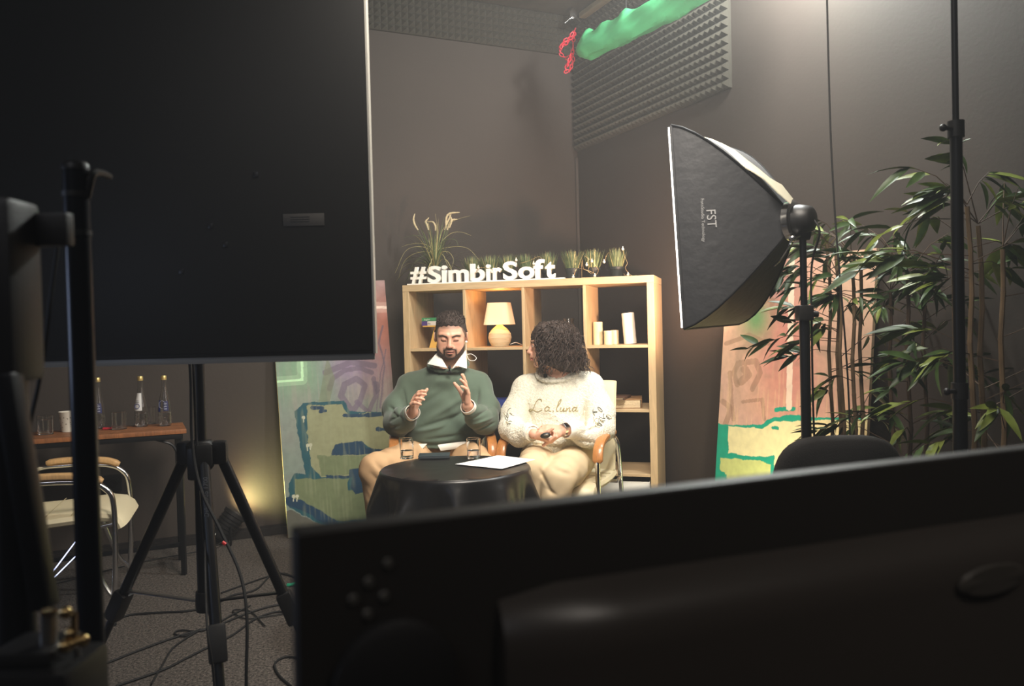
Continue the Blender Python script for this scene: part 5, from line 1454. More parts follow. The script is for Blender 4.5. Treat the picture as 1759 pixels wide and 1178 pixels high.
for p0, nn0 in rr.sample(hv, 1500):
    if p0.z < cen.z - .085: continue
    if (p0 - face_c).length < .070: continue
    hang = rr.uniform(.04, .10)
    tang = Vector((0, 0, -1)) - nn0 * (-nn0.z)
    away = Vector((p0.x - cen.x, p0.y - cen.y, 0)); away = away.normalized() if away.length > .01 else Vector((1, 0, 0))
    if tang.length < .5: tang = away * .8 + Vector((rr.uniform(-.4, .4), rr.uniform(-.4, .4), -.6))
    tang.normalize(); out = (nn0 + away * .3).normalized()
    pts = []; rad = rr.uniform(.005, .010); ph0 = rr.uniform(0, 6.28); turns = rr.uniform(1.4, 3.2); n = 15
    e1 = tang.cross(out).normalized(); e2_ = tang.cross(e1)
    for k in range(n):
        t = k / (n - 1)
        p = p0 + tang * hang * t + Vector((0, 0, -1)) * (.45 * hang * t * t) + out * (.004 + .008 * t)
        a = ph0 + turns * 2 * PI * t
        pts.append(p + (e1 * math.cos(a) + e2_ * math.sin(a)) * rad * min(1, t * 3 + .2))
    if min(p.z for p in pts) < zlo_ - .02 or any((p - face_c).length < .060 for p in pts) or min(p.x for p in pts) < xlo_: continue
    mb.tube(pts, [.0027 * (1 - .5 * k / (n - 1)) for k in range(n)], 4)
tag(mb.build('curled_locks', M['hair_c'], wom, True, fix=False), kind='stuff')
# fleece sweater
S2 = SDF()
S2.ell(P(957, 706, 4.03), (.175, .14, .19), k=.03); S2.ell(P(957, 755, 4.01), (.185, .165, .12), k=.06)
S2.cap(nw + Vector((0, .01, -.045)), P(907, 668, 4.05), .066, .068, .05); S2.cap(nw + Vector((0, .01, -.045)), P(1010, 664, 4.03), .066, .070, .05)
S2.chain([P(905, 672, 4.04), P(886, 710, 3.99), P(880, 736, 3.91)], [.074, .066, .064], .035)
S2.chain([P(880, 736, 3.91), P(893, 747, 3.83), wwL.lerp(weL, .2)], [.062, .055, .046], .02)
S2.chain([P(1012, 668, 4.02), P(1030, 708, 3.97), P(1032, 736, 3.91)], [.076, .070, .066], .035)
S2.chain([P(1032, 736, 3.91), P(1008, 748, 3.84), wwR.lerp(weR, .28)], [.066, .060, .046], .02)
neckring(S2, P(923, 641, 4.0), P(991, 640, 4.0), P(953, 655, 3.93), P(958, 625, 4.10), .009)
ff2 = foldfield([((906, 690, 3.95), (914, 725, 3.95), .010, -.010), ((1006, 690, 3.95), (1000, 735, 3.95), .010, -.010), ((1000, 742, 3.8), (1040, 730, 3.8), .008, -.006), ((930, 700, 3.9), (990, 735, 3.9), .02, .004),
                 ((905, 765, 3.85), (1000, 770, 3.85), .010, -.007), ((985, 752, 3.8), (1020, 760, 3.8), .008, -.006)])
hz2 = P(957, 789, 3.86).z
def sw2(q, d):
    x, y, z = q.T
    d = d - 1.5 * ff2(q) + .0016 * np.sin(x * 330 + 2 * np.sin(z * 190)) * np.sin(z * 310 + 2 * np.sin(y * 170)) * 1.0 + .0012 * np.sin(y * 400 + x * 210) * np.sin(z * 260)
    d = d + .010 * np.exp(-((z - hz2 - .045) / .012) ** 2) * (np.abs(x - .22) < .24)
    return np.maximum(d, (hz2 - q[:, 2]) * .9)
S2.post = sw2
swo = place(S2.mesh('fleece_sweater', M['fleece'], .0038, extra=.02), 'fleece_sweater', wom)
for el, wr in ((weL, wwL), (weR, wwR)):
    d = (wr - el).normalized(); a = wr.lerp(el, .17)
    mb = MB(); mb.lathe([(.033, -.03), (.040, -.026), (.042, 0), (.041, .022), (.036, .028), (.032, .02), (.032, -.02)], 24, a, d.to_track_quat('Z', 'Y').to_matrix(), fn=lambda a_, z: 1 + .025 * math.sin(a_ * 16)); mb.build('sleeve_cuff', M['rib'], wom, True)
trousers('trousers', wpel, [(whL, wkL, waL), (whR, wkR, waR)], M['cream_tr'], wom,
         foldfield([((925, 800, 3.6), (948, 840, 3.6), .008, -.007), ((945, 790, 3.7), (975, 800, 3.7), .010, -.006), ((935, 835, 3.5), (960, 850, 3.5), .008, -.005)]), .088, .068, .056)
shoe(waL, (-.1, -1, 0), M['white'], wom); shoe(waR, (-.2, -1, 0), M['white'], wom)
# lettering and leaf embroidery laid on the fleece (raycast onto the sweater)
from mathutils.bvhtree import BVHTree
me = swo.data; Wm = wm(wom)
bvh = BVHTree.FromPolygons([Wm @ v.co for v in me.vertices], [tuple(p.vertices) for p in me.polygons])
cp_ = Vector((0, 0, CAM_H))
def onfleece(x, y, off=.002):
    r_ = ray(x, y).normalized(); h_ = bvh.ray_cast(cp_, r_)
    return None if h_[0] is None else h_[0] - r_ * off
thr = mat('gold_thread', S(168, 154, 112), .6)
strokes = [[(930, 690), (930, 686), (925, 686), (920, 692), (917, 700), (913, 706), (909, 706), (910, 703), (916, 704), (923, 707), (931, 704)],
           [(944, 700), (940, 698), (936, 702), (938, 706), (943, 703), (944, 699), (943, 705), (947, 706)], [(951, 705), (950, 708)],
           [(956, 701), (962, 692), (964, 686), (961, 688), (957, 699), (956, 706), (959, 705)], [(964, 699), (962, 705), (965, 706), (969, 700), (968, 706), (971, 705)],
           [(974, 700), (972, 706), (976, 701), (979, 700), (978, 706), (981, 705)], [(990, 700), (986, 699), (983, 703), (985, 706), (989, 703), (991, 699), (989, 706), (993, 705)]]
for st_ in strokes:
    pts = [onfleece(p.x, p.y) for p in curve_pts([(x, y, 0) for x, y in st_], 4)]
    pts = [p for p in pts if p is not None]
    if len(pts) > 2: mb = MB(); mb.tube(pts, .0022, 5); mb.build('chest_lettering', thr, wom, True)
blk = mat('black_thread', S(50, 56, 52), .7)
rr = random.Random(8)
for (cx_, cy_), lst in (((1036, 715), 16), ((874, 716), 9)):
    for i in range(lst):
        x, y = cx_ + rr.uniform(-16, 12) if cx_ > 1000 else cx_ + rr.uniform(-6, 10), cy_ + rr.uniform(-16, 18)
        a = rr.uniform(0, PI); L_ = rr.uniform(2.5, 5.5)
        oval = [(x + L_ * math.cos(t) * math.cos(a) - L_ * .35 * math.sin(t) * math.sin(a), y + L_ * math.cos(t) * math.sin(a) + L_ * .35 * math.sin(t) * math.cos(a)) for t in np.linspace(0, 2 * PI * (1 if i % 2 else .55), 10)]
        pts = [onfleece(px_, py_) for px_, py_ in oval]; pts = [p for p in pts if p is not None]
        if len(pts) > 4 and max((a_ - b_).length for a_, b_ in zip(pts, pts[1:])) < .03:
            mb = MB(); mb.tube(pts, .0013, 4); mb.build('leaf_embroidery', blk if i % 3 else thr, wom, True)
# lapel microphone, watch, clicker
mc = onfleece(937, 645, .008) or P(937, 645, 3.9)
mb = MB(); mb.sphere(mc, .010, 8, (1, 1, 1.1)); mb.tube(curve_pts([mc + ZV * .008, mc + ZV * .03 + Vector((.0, .01, 0)), P(936, 633, 3.95)], 5), .002, 6); mb.build('lapel_microphone', M['rubber'], wom, True)
wt = thing('wrist_watch', wwR, 'square dark-faced watch with a steel band on the wrist of the person in white', 'watch')
d = (wwR - weR).normalized(); Rw = d.to_track_quat('Z', 'Y').to_matrix(); wpos = wwR.lerp(weR, -.02)
mb = MB(); mb.lathe([(.0268, -.008), (.029, -.008), (.0295, 0), (.029, .008), (.0268, .008)], 24, wpos, Rw); mb.build('watch_band', M['chrome'], wt, True)
nn = Vector((0, -.75, .66)); nn = (nn - d * nn.dot(d)).normalized(); Rf = Matrix((d.cross(nn), d, nn)).transposed()
mb = MB(); mb.box(wpos + nn * .031, (.030, .027, .009), .004, Rf); mb.build('watch_case', M['steel'], wt, True)
mb = MB(); mb.box(wpos + nn * .0362, (.024, .022, .0016), .0006, Rf); mb.build('watch_face', mat('watch_glass', S(20, 20, 22), .1), wt, True)
q = P(937, 748, 3.665)
ck = thing('remote_clicker', q, 'small black oval remote held in the folded hands', 'remote')
Rc = Matrix.Rotation(-.15, 3, 'Y') @ Matrix.Rotation(.5, 3, 'X')
mb = MB(); mb.sphere(q, 1, 14, (.024, .011, .014), Rc); mb.build('remote_body', M['black'], ck, True)
mb = MB(); mb.sphere(q + Vector((.003, -.0095, .003)), 1, 10, (.012, .002, .006), Rc); mb.build('button', M['steel'], ck, True)
# ================================================================== SOFTBOX ON STAND
sbx = thing('studio_softbox', (.95, 2.68, 0), 'large black softbox aimed at the seated people, on a stand beside the bamboo', 'softbox')
NT, NBt = P(1153, 216, 2.70), P(1176, 564, 2.70)
FT, FBt = P(1243, 254, 3.08), P(1268, 556, 3.08)
hub = P(1371, 378, 2.66)
fc = (NT + NBt + FT + FBt) / 4
fn = (FT - NT).cross(NBt - NT).normalized()
if fn.dot(hub - fc) > 0: fn = -fn           # out of the front
hubdir = (hub - fc).normalized()
def sidepatch(a, b, hr, bulge, n=12, m_=10):
    """fabric wall between two rods from the front corners a, b to the speed ring"""
    out = []
    for i in range(n + 1):
        u = i / n; row = []
        for j in range(m_ + 1):
            v = j / m_
            ea = a.lerp(hr[0], u); eb = b.lerp(hr[1], u)
            bow = math.sin(PI * u ** .85) * .055
            oa = (a - fc); oa -= hubdir * oa.dot(hubdir); ob = (b - fc); ob -= hubdir * ob.dot(hubdir)
            ea = ea + oa.normalized() * bow; eb = eb + ob.normalized() * bow
            p = ea.lerp(eb, v); mid = ((a + b) / 2 - fc); mid -= hubdir * mid.dot(hubdir)
            row.append(p - mid.normalized() * bulge * math.sin(PI * v) * math.sin(PI * min(1, u * 1.1)))
        out.append(row)
    return out
corners = [NT, FT, FBt, NBt]; rg = []
for c in corners:
    o_ = c - fc; o_ -= hubdir * o_.dot(hubdir); rg.append(hub - hubdir * .03 + o_.normalized() * .055)
fab = mat('softbox_fabric', S(44, 45, 48), .55, bump=.25, bscale=25, bdist=.01, sheen=.1)
lining = mat('softbox_lining', S(196, 190, 168), .35, metal=.25)
for i in range(4):
    j = (i + 1) % 4
    sheet('fabric_side', sidepatch(corners[i], corners[j], (rg[i], rg[j]), .006), .003, fab, sbx)
for i in range(4):
    j = (i + 1) % 4
    mb = MB(); mb.tube([corners[i], corners[j]], .006, 8); mb.build('front_hem', fab, sbx, True)
    mid = []
    for k in range(9):
        u = k / 8; o_ = corners[i] - fc; o_ -= hubdir * o_.dot(hubdir); mid.append(corners[i].lerp(rg[i], u) + o_.normalized() * (math.sin(PI * u ** .85) * .055 + .002))
    mb = MB(); mb.tube(mid, .0045, 6); mb.build('rod', M['black_m'], sbx, True)
# diffuser, slightly proud of the rim
dfm = mat('softbox_diffuser', (1, 1, 1, 1), .8, emit=(1, .95, .88, 1), estr=5)
cs = [c.lerp(fc, .008) for c in corners]
mb = MB(); mb.add([c + fn * .002 for c in cs] + [c + fn * .013 for c in cs], [(0, 1, 2, 3), (7, 6, 5, 4), (0, 4, 5, 1), (1, 5, 6, 2), (2, 6, 7, 3), (3, 7, 4, 0)], False)
mb.build('diffuser', dfm, sbx, True)
# grey-silver flap of lining folded out along the top rod
tops = [(1205, 236), (1222, 239), (1243, 248), (1262, 258), (1283, 275), (1303, 290), (1322, 306), (1343, 318), (1362, 342)]
bots = [(1207, 238), (1228, 252), (1245, 263), (1262, 274), (1280, 288), (1296, 297), (1314, 309), (1336, 331), (1358, 350)]
grid = []
for k in range(9):
    t = k / 8; Yd = 2.80 - .18 * t
    a, b = P(*tops[k], Yd + .06), P(*bots[k], Yd - .03); grid.append([a, a.lerp(b, .5) + ZV * .004, b])
sheet('lining_flap', grid, .003, lining, sbx)
# speed ring, lamp head, tilt bracket
q = (-hubdir).to_track_quat('Z', 'Y').to_matrix()
q = hubdir.to_track_quat('Z', 'Y').to_matrix()
mb = MB(); mb.lathe([(.060, -.035), (.066, -.03), (.066, -.01), (.060, -.005), (.05, -.005), (.05, -.035)], 28, hub, q); mb.build('speed_ring', M['chrome'], sbx, True)
mb = MB(); mb.lathe([(0, -.03), (.050, -.028), (.050, .01), (.046, .025), (.040, .045), (.030, .052), (0, .055)], 28, hub, q); mb.build('lamp_head', M['black'], sbx, True)
mb = MB(); hb = P(1379, 402, 2.66)
mb.beam(hub + hubdir * .02, hb, .045, .04, .006); mb.lathe([(.0, -.02), (.020, -.02), (.022, 0), (.020, .02), (0, .02)], 20, hb, Matrix.Rotation(PI / 2, 3, 'Y')); mb.build('tilt_bracket', M['black_m'], sbx, True)
kb = P(1362, 409, 2.62)
mb = MB(); mb.tube([kb, hb], .007, 8); mb.sphere(kb, .014, 8, (1, 1, .8)); mb.build('locking_knob', M['chrome'], sbx, True)
mb = MB(); mb.tube(curve_pts([kb, P(1355, 424, 2.62), P(1342, 444, 2.66), P(1330, 456, 2.7)], 6), .004, 6); mb.build('rod_end', M['chrome'], sbx, True)
px0 = hb.x; py0 = hb.y
zc = P(1380, 540, 2.66).z
mb = MB(); mb.tube([(px0, py0, hb.z), (px0, py0, zc)], .011, 12); mb.build('pole', M['black_m'], sbx, True)
mb = MB(); mb.tube([(px0, py0, zc + .02), (px0, py0, .22)], .0165, 12); mb.build('pole', M['black_m'], sbx, True)
mb = MB(); mb.box((px0, py0, zc + .005), (.048, .05, .05), .006); mb.tube([(px0 + .02, py0, zc), (px0 + .045, py0, zc)], .010, 10); mb.build('pole_collar', M['black'], sbx, True)
mb = MB(); mb.tube([(px0, py0, .60), (px0, py0, .66)], .024, 12); mb.build('leg_collar', M['black'], sbx, True)
for a in (.5, 2.6, 4.7):
    d = Vector((math.cos(a), math.sin(a), 0)); mb = MB()
    mb.tube([Vector((px0, py0, .63)) + d * .02, Vector((px0, py0, .02)) + d * .40], .009, 8); mb.tube([Vector((px0, py0, .24)), Vector((px0, py0, .30)) + d * .215], .006, 8); mb.sphere(Vector((px0, py0, .014)) + d * .41, .013, 8); mb.build('leg', M['black_m'], sbx, True)
mb = MB(); mb.tube(curve_pts([hub + hubdir * .05, hub + hubdir * .07 - ZV * .05, Vector((px0 + .028, py0, hb.z - .1)), Vector((px0 + .024, py0, zc)), Vector((px0 + .03, py0, .7)), Vector((px0 + .05, py0 - .1, .02))], 8), .0035, 6); mb.build('power_cord', M['rubber'], sbx, True)
# lettering on the near side: plane through three points of the fabric
g = sidepatch(corners[3], corners[0], (rg[3], rg[0]), .006)
bv = BVHTree.FromPolygons([p for r_ in g for p in r_], [(i * 11 + j, (i + 1) * 11 + j, (i + 1) * 11 + j + 1, i * 11 + j + 1) for i in range(12) for j in range(10)])
def onfab(x, y): 
    r_ = ray(x, y).normalized(); h_ = bv.ray_cast(cp_, r_); return h_[0] if h_[0] is not None else P(x, y, 2.7)
lm_ = mat('print_silver', S(150, 150, 150), .6)
def print_on(body, p0, p1, p2, name, parent, onf, material):
    """text with baseline from p0 towards p1 (pixels) and height towards p2, laid on a surface"""
    a, b, c = onf(*p0), onf(*p1), onf(*p2)
    me = text_mesh(name, body, 1, .0, material, offset=.0)
    co = np.empty(len(me.vertices) * 3); me.vertices.foreach_get('co', co); co = co.reshape(-1, 3)
    lo, hi = co.min(0), co.max(0); co = (co - lo) / np.where(hi - lo > 1e-6, hi - lo, 1)
    ux, uy = b - a, c - a; nn = ux.cross(uy).normalized()
    if nn.dot(Vector((0, 0, CAM_H)) - a) < 0: nn = -nn
    v = [a + ux * float(x) + uy * float(y) + nn * .0035 for x, y, z in co]
    me.vertices.foreach_set('co', np.array([tuple(p) for p in v]).ravel()); me.update()
    return link(name, me, parent, True)
print_on('FST', (1213, 361), (1215.5, 391), (1229, 360), 'brand_print', sbx, onfab, lm_)
print_on('FotoStudio Technology', (1202, 342), (1205, 416), (1209, 341), 'brand_print', sbx, onfab, lm_)

# ================================================================== RIGHT POLE, HANGING CABLE
rp = thing('light_stand', (1.24, 2.2, 0), 'tall black telescopic light stand in front of the bamboo at the right', 'light stand')
px0, py0 = P(1646, 500, 2.2).x, 2.2; rp.location = (px0, py0, 0)
z1_ = P(1646, 222, 2.2).z
mb = MB(); mb.tube([(px0, py0, z1_), (px0, py0, 2.9)], .0085, 12); mb.build('pole', M['black_m'], rp, True)
mb = MB(); mb.tube([(px0, py0, .3), (px0, py0, z1_ + .02)], .0155, 14); mb.build('pole', M['black_m'], rp, True)
mb = MB(); mb.tube([(px0, py0, .25), (px0, py0, 1.0)], .0185, 14); mb.build('pole', M['black_m'], rp, True)
for z in (z1_, 1.0):
    mb = MB(); mb.tube([(px0, py0, z - .022), (px0, py0, z + .022)], .021, 14); mb.tube([(px0 - .018, py0 - .01, z), (px0 - .042, py0 - .02, z)], .006, 8); mb.sphere((px0 - .046, py0 - .022, z), .010, 8); mb.build('clamp', M['black'], rp, True)
for a in (.9, 3.0, 5.1):
    d = Vector((math.cos(a), math.sin(a), 0)); mb = MB(); mb.tube([Vector((px0, py0, .7)) + d * .02, Vector((px0, py0, .02)) + d * .42], .009, 8); mb.sphere(Vector((px0, py0, .014)) + d * .43, .013, 8); mb.build('leg', M['black_m'], rp, True)
mb = MB(); c0 = P(1423, 100, 2.85)
q0 = Vector((c0.x - .004, 2.85, HR - .002)); mb.tube(curve_pts([q0, c0, Vector((c0.x + .012, 2.85, 1.6)), Vector((c0.x + .04, 2.83, 1.0)), Vector((c0.x + .05, 2.8, .3)), Vector((c0.x + .12, 2.7, .008))], 8), .0032, 6)
tag(mb.build('hanging_cable', M['rubber']), 'thin black cable hanging from the ceiling down in front of the bamboo', 'cable')

# ================================================================== BAMBOO
def leaf_mesh(name, material, L_=1, wd=.09, bend=.18, n=5):
    mb = MB(); vs = []
    for i in range(n + 1):
        t = i / n; ww = wd * math.sin(PI * min(1, t * .92 + .06)) ** .7 * (1 - .55 * t) * 1.4 if 0 < i < n else .004
        z = -bend * t * t; vs += [(t * L_, -ww, z + ww * .35), (t * L_, 0, z), (t * L_, ww, z + ww * .35)]
    fs = []
    for i in range(n):
        for k in range(2): fs.append((3 * i + k, 3 * i + k + 1, 3 * i + 3 + k + 1, 3 * i + 3 + k))
    mb.add(vs, fs); return mb.mesh(name, material)
LM = [leaf_mesh('leaf', M['leaf'], 1, .115, .12), leaf_mesh('leaf', M['leaf'], 1, .09, .3), leaf_mesh('leaf', M['leaf_l'], 1, .115, .15)]
def bamboo(loc, label, canes, nleaf, zlo, zhi, spread, seed, llen, light=.25, bias=None, potlab=None, dark=False, ypress=1.0):
    rr = random.Random(seed); loc = Vector(loc)
    r = thing('artificial_bamboo', loc, label, 'plant', 'artificial bamboo along the right wall')
    mb = MB(); mb.lathe([(0, 0), (.10, 0), (.13, .22), (.14, .24), (.135, .25), (.12, .235), (0, .23)], 24); mb.build('pot', M['pot'], r)
    segs = []
    for (dx, dy, top, rad, leanx) in canes:
        pts = []; nseg = int(top / .16)
        for i in range(nseg + 1):
            z = .23 + (top - .23) * i / nseg; pts.append(Vector((dx * (.3 + .7 * min(1, i / 3)) + leanx * (z / top) + .006 * math.sin(i * 1.9), dy * (.3 + .7 * min(1, i / 3)), z)))
        path, rs = [], []
        for i in range(nseg):
            a, b = pts[i], pts[i + 1]
            for t, k in ((0, 1.12), (.05, .96), (.5, 1), (.95, .96)):
                path.append(a.lerp(b, t)); rs.append(rad * .8 * k * (1 - .3 * i / nseg))
        mb = MB(); mb.tube(path, rs, 8); mb.build('cane', M['cane_d' if dark else 'cane'], r); segs.append(pts)
    tw = MB(); nl = 0
    while nl < nleaf:
        pts = rr.choice(segs); z = rr.uniform(zlo, zhi); 
        c = min(pts, key=lambda p: abs(p.z - z)).copy(); c.z = min(z, pts[-1].z)
        a = rr.uniform(0, 2 * PI) if bias is None or rr.random() > bias[1] else bias[0] + rr.gauss(0, .5)
        L_ = rr.uniform(.25, 1) * spread; d = Vector((math.cos(a), math.sin(a) * ypress, rr.uniform(-.05, .45) + max(0, z - pts[-1].z) * 5)).normalized()
        tip = c + d * L_ - ZV * .12 * L_
        mid = c + d * L_ * .55 + ZV * .04 * L_
        tw.tube([c, mid, tip], [.0022, .0016, .001], 4)
        k = rr.randint(4, 8)
        for i in range(k):
            t = .45 + .55 * (i + 1) / k; p = c.lerp(mid, t * 2) if t < .5 else mid.lerp(tip, (t - .5) * 2)
            aa = a + rr.choice((-1, 1)) * rr.uniform(.15, .9) * (1 if i < k - 1 else .2)
            fw = Vector((math.cos(aa), math.sin(aa) * ypress, rr.uniform(-.75, .35))).normalized()
            s_ = llen * rr.uniform(.65, 1.25)
            xq = fw; yq = ZV.cross(xq).normalized(); zq = xq.cross(yq)
            ro = rr.uniform(-.9, .9); y2 = yq * math.cos(ro) + zq * math.sin(ro); z2_ = zq * math.cos(ro) - yq * math.sin(ro)
            m4 = Matrix((xq * s_, y2 * s_, z2_ * s_)).transposed().to_4x4(); m4.translation = p
            o = bpy.data.objects.new('leaf', LM[2] if rr.random() < light else LM[rr.randint(0, 1)]); COL.objects.link(o); o.parent = r; o.matrix_basis = m4
            nl += 1
            if nl >= nleaf: break
    tag(tw.build('twigs', M['cane_d'], r, fix=False), kind='stuff')
    return r
def fl(x, Y): q = P(x, 600, Y); return (q.x, Y, .002)
bamboo(fl(1446, 3.15), 'bamboo with pale canes standing in front of the lit painted board', [(-.045, 0, 1.50, .011, .0), (.0, .03, 1.48, .013, 0), (.03, -.02, 1.45, .012, .01), (.075, .02, 1.40, .012, .01), (-.01, -.04, 1.35, .010, -.01)], 300, .42, 1.66, .34, 3, .105, .15, (PI * 1.02, .35), ypress=.6)
bamboo(fl(1560, 2.95), 'dark dense bamboo between the two taller ones', [(0, 0, 1.36, .012, 0), (-.05, .03, 1.3, .011, .0), (.06, 0, 1.25, .011, 0)], 300, .55, 1.62, .32, 12, .10, .1, None, dark=True, ypress=.6)
bamboo(fl(1695, 2.62), 'tall bamboo with large bright leaves behind the black light stand', [(-.03, .02, 1.56, .013, -.01), (.012, .05, 1.50, .013, .0), (.055, .02, 1.42, .013, .01)], 300, .50, 1.80, .36, 5, .125, .42, (PI * 1.0, .2), ypress=.55)

# ================================================================== BLACK OFFICE CHAIR
oc = thing('office_chair', (1.05, 2.5, 0), 'black padded chair back rising behind the foreground screen at the right', 'chair')
c = P(1442, 800, 2.5); oc.location = (c.x, c.y, 0)
ztop = P(1442, 747, 2.5).z; cx_ = c.x; cy_ = c.y; wB = P(1556, 800, 2.5).x - P(1328, 800, 2.5).x
g = []
for i in range(15):
    row = []
    for k in range(40):
        a = 2 * PI * k / 40; t = i / 14
        ca, sa = math.cos(a), math.sin(a); e = 2 / 3.6
        u = abs(ca) ** e * (1 if ca > 0 else -1) * wB / 2; v = abs(sa) ** e * (1 if sa > 0 else -1) * .26
        f = [0.0, .6, .85, .95, .985, 1, 1, 1, 1, 1, .985, .95, .85, .6, 0][i]
        y = [-.030, -.030, -.028, -.024, -.018, -.01, -.004, .004, .01, .018, .024, .028, .03, .031, .031][i]
        row.append(Vector((cx_ + u * f, cy_ + y + .35 * (u * u) - .06 * (v / .26) ** 2 * .3, ztop - .26 + v * f)))
    g.append(row)
mb = MB(); vs = sum(g, []); n = 40
mb.add(vs, [(i * n + k, i * n + (k + 1) % n, (i + 1) * n + (k + 1) % n, (i + 1) * n + k) for i in range(14) for k in range(n)])
mb.build('backrest', mat('black_fabric', S(30, 28, 27), .85, bump=.5, bscale=300), oc, True)
mb = MB(); mb.box((cx_, cy_ + .22, .47), (.46, .44, .07), .03); mb.build('seat', MATS['black_fabric'], oc, True)
mb = MB(); mb.tube(curve_pts([(cx_, cy_ + .03, ztop - .25), (cx_, cy_ - .04, .52), (cx_, cy_ + .05, .42), (cx_, cy_ + .2, .42)], 6), .022, 8); mb.tube([(cx_, cy_ + .22, .43), (cx_, cy_ + .22, .08)], .028, 12); mb.build('column', M['black_m'], oc, True)
for k in range(5):
    a = 2 * PI * k / 5 + .3; d = Vector((math.cos(a), math.sin(a), 0)); mb = MB(); b = Vector((cx_, cy_ + .22, .10))
    mb.beam(b, b + d * .27 - ZV * .035, .035, .025, .005); mb.sphere(b + d * .27 - ZV * .072, .026, 8, (1, .7, 1)); mb.build('leg', M['black_m'], oc, True)

# ================================================================== FLOOR FLOOD LAMP
pq = PZ(393, 934, 0)
fl_ = thing('floor_flood_lamp', pq, 'small black stage lamp on the floor lighting the painted board', 'stage lamp')
dd = Vector((.45, .25, .65)).normalized(); R_ = dd.to_track_quat('Z', 'Y').to_matrix(); cb = pq + ZV * .115
mb = MB(); mb.lathe([(0, -.095), (.045, -.09), (.062, -.06), (.062, .05), (.068, .055), (.068, .075), (.062, .075), (.060, .06), (0, .058)], 28, cb, R_); mb.build('housing', M['black'], fl_, True)
mb = MB()
for k in range(5): mb.lathe([(.060, -.052 + k * .02), (.067, -.050 + k * .02), (.067, -.046 + k * .02), (.060, -.044 + k * .02)], 24, cb, R_)
mb.build('cooling_fins', M['black_m'], fl_, True)
for k in range(7):
    a = 2 * PI * k / 6; q = cb + R_ @ Vector((.036 * math.cos(a) * (k < 6), .036 * math.sin(a) * (k < 6), .060)); mb = MB(); mb.sphere(q, .011, 8, (1, 1, .5), R_); mb.build('lens', mat('lens_glow', (1, .8, .5, 1), .3, emit=(1, .8, .5, 1), estr=3), fl_, True)
mb = MB(); sx_ = dd.cross(ZV).normalized()
mb.tube(curve_pts([cb + sx_ * .075, cb + sx_ * .078 - ZV * .06, cb + sx_ * .06 - ZV * .108, cb - sx_ * .06 - ZV * .108, cb - sx_ * .078 - ZV * .06, cb - sx_ * .075], 6), .006, 6); mb.build('yoke', M['black_m'], fl_, True)
mb = MB(); mb.box(cb - R_ @ Vector((0, 0, .07)) - sx_ * .0 + Vector((-.03, -.045, .0)), (.045, .004, .05), .001, R_); mb.build('rating_label', M['white'], fl_, True)
q2 = Vector((.96, 3.42, 0))
sp_ = cb + dd * .085
wq = on_plane(462, 815, CO, nL)
spot('floor_flood_warm', sp_, wq, 20, (1, .74, .34), 135, 1)
spot('floor_flood_green', sp_, wq + ZV * .25 - eL * .5, 12, (.6, 1, .42), 120, 1)
fl2 = dup(fl_, (q2.x, q2.y, 0), -.1, 'stage lamp on the floor hidden behind the foreground screen, lighting the right board')
sp2 = q2 + ZV * .115 + Matrix.Rotation(-.1, 3, 'Z') @ dd * .085
spot('right_flood_warm', sp2, (1.22, 3.88, .50), 30, (1, .88, .66), 130, 1)
spot('right_flood_red', sp2 + Vector((.02, 0, .02)), (1.42, 3.62, .95), 8, (1, .45, .32), 80, 1)
# ================================================================== BIG SCREEN ON TRIPOD (back view)
tv = thing('large_display', (-.82, 2.2, 0), 'large switched-off black display filling the upper left, carried by the tripod', 'display')
def tvp(x, y, Y=2.16): return P(x, y, Y)
tr = tvp(628, 0); br_ = tvp(640, 607)
xr = (tr.x + br_.x) / 2; zb = br_.z; xl = tvp(-75, 630).x; ztp = zb + 1.15
Y0 = 2.16; th = .028
mb = MB(); mb.box(((xl + xr) / 2, Y0 + th / 2, (zb + ztp) / 2), (xr - xl, th, ztp - zb), .004); mb.build('back_shell', M['tvback'], tv, True)
mb = MB(); bz = mat('bezel_edge', S(165, 162, 154), .35)
for a, b in (((xr + .002, zb), (xr + .002, ztp)), ((xl - .002, zb), (xl - .002, ztp)), ((xl, zb - .002), (xr, zb - .002)), ((xl, ztp + .002), (xr, ztp + .002))):
    mb.beam((a[0], Y0 + th * .5, a[1]), (b[0], Y0 + th * .5, b[1]), .0065, th * 1.05, .001)
mb.build('bezel', bz, tv, True)
mat('dark_screen', S(14, 14, 16), .15)
mb = MB(); mb.box(((xl + xr) / 2, Y0 - .0006, (zb + ztp) / 2), (xr - xl - .02, .002, ztp - zb - .02), .0005); mb.build('screen_panel', mat('display_face', S(27, 27, 27), .5, spec=.25), tv, True)
xc = P(338, 400, 2.16).x
p0, p1 = tvp(200, 560), tvp(470, 190)
mb = MB(); mb.box(((p0.x + p1.x) / 2, Y0 + th + .006, (p0.z + p1.z) / 2), (p1.x - p0.x, .014, p1.z - p0.z), .012); mb.build('rear_housing', M['black'], tv, True)
p0 = tvp(487, 389); p1 = tvp(557, 366)
mb = MB(); mb.box(((p0.x + p1.x) / 2, Y0 - .0022, (p0.z + p1.z) / 2), (p1.x - p0.x, .001, p1.z - p0.z), .0002); mb.build('rating_label', mat('label_grey', S(62, 60, 58), .6), tv, True)
mb = MB()
for k in range(3): mb.box((p0.x + .045, Y0 - .0030, p0.z + .012 + k * .006), (.05, .0006, .0012))
mb.build('label_print', mat('label_print', S(40, 39, 38), .6), tv, True)
mb = MB()
for (x, y) in ((362, 388), (312, 466), (440, 300), (388, 420)):
    q = tvp(x, y); mb.box((q.x, Y0 - .002, q.z), (.014, .003, .014), .001)
mb.build('port_cover', M['black_m'], tv, True)
mb = MB()
for a in (-.1, .1):
    mb.beam((xc + a, Y0 + .046, 1.55), (xc + a, Y0 + .046, 2.05), .03, .012, .002)
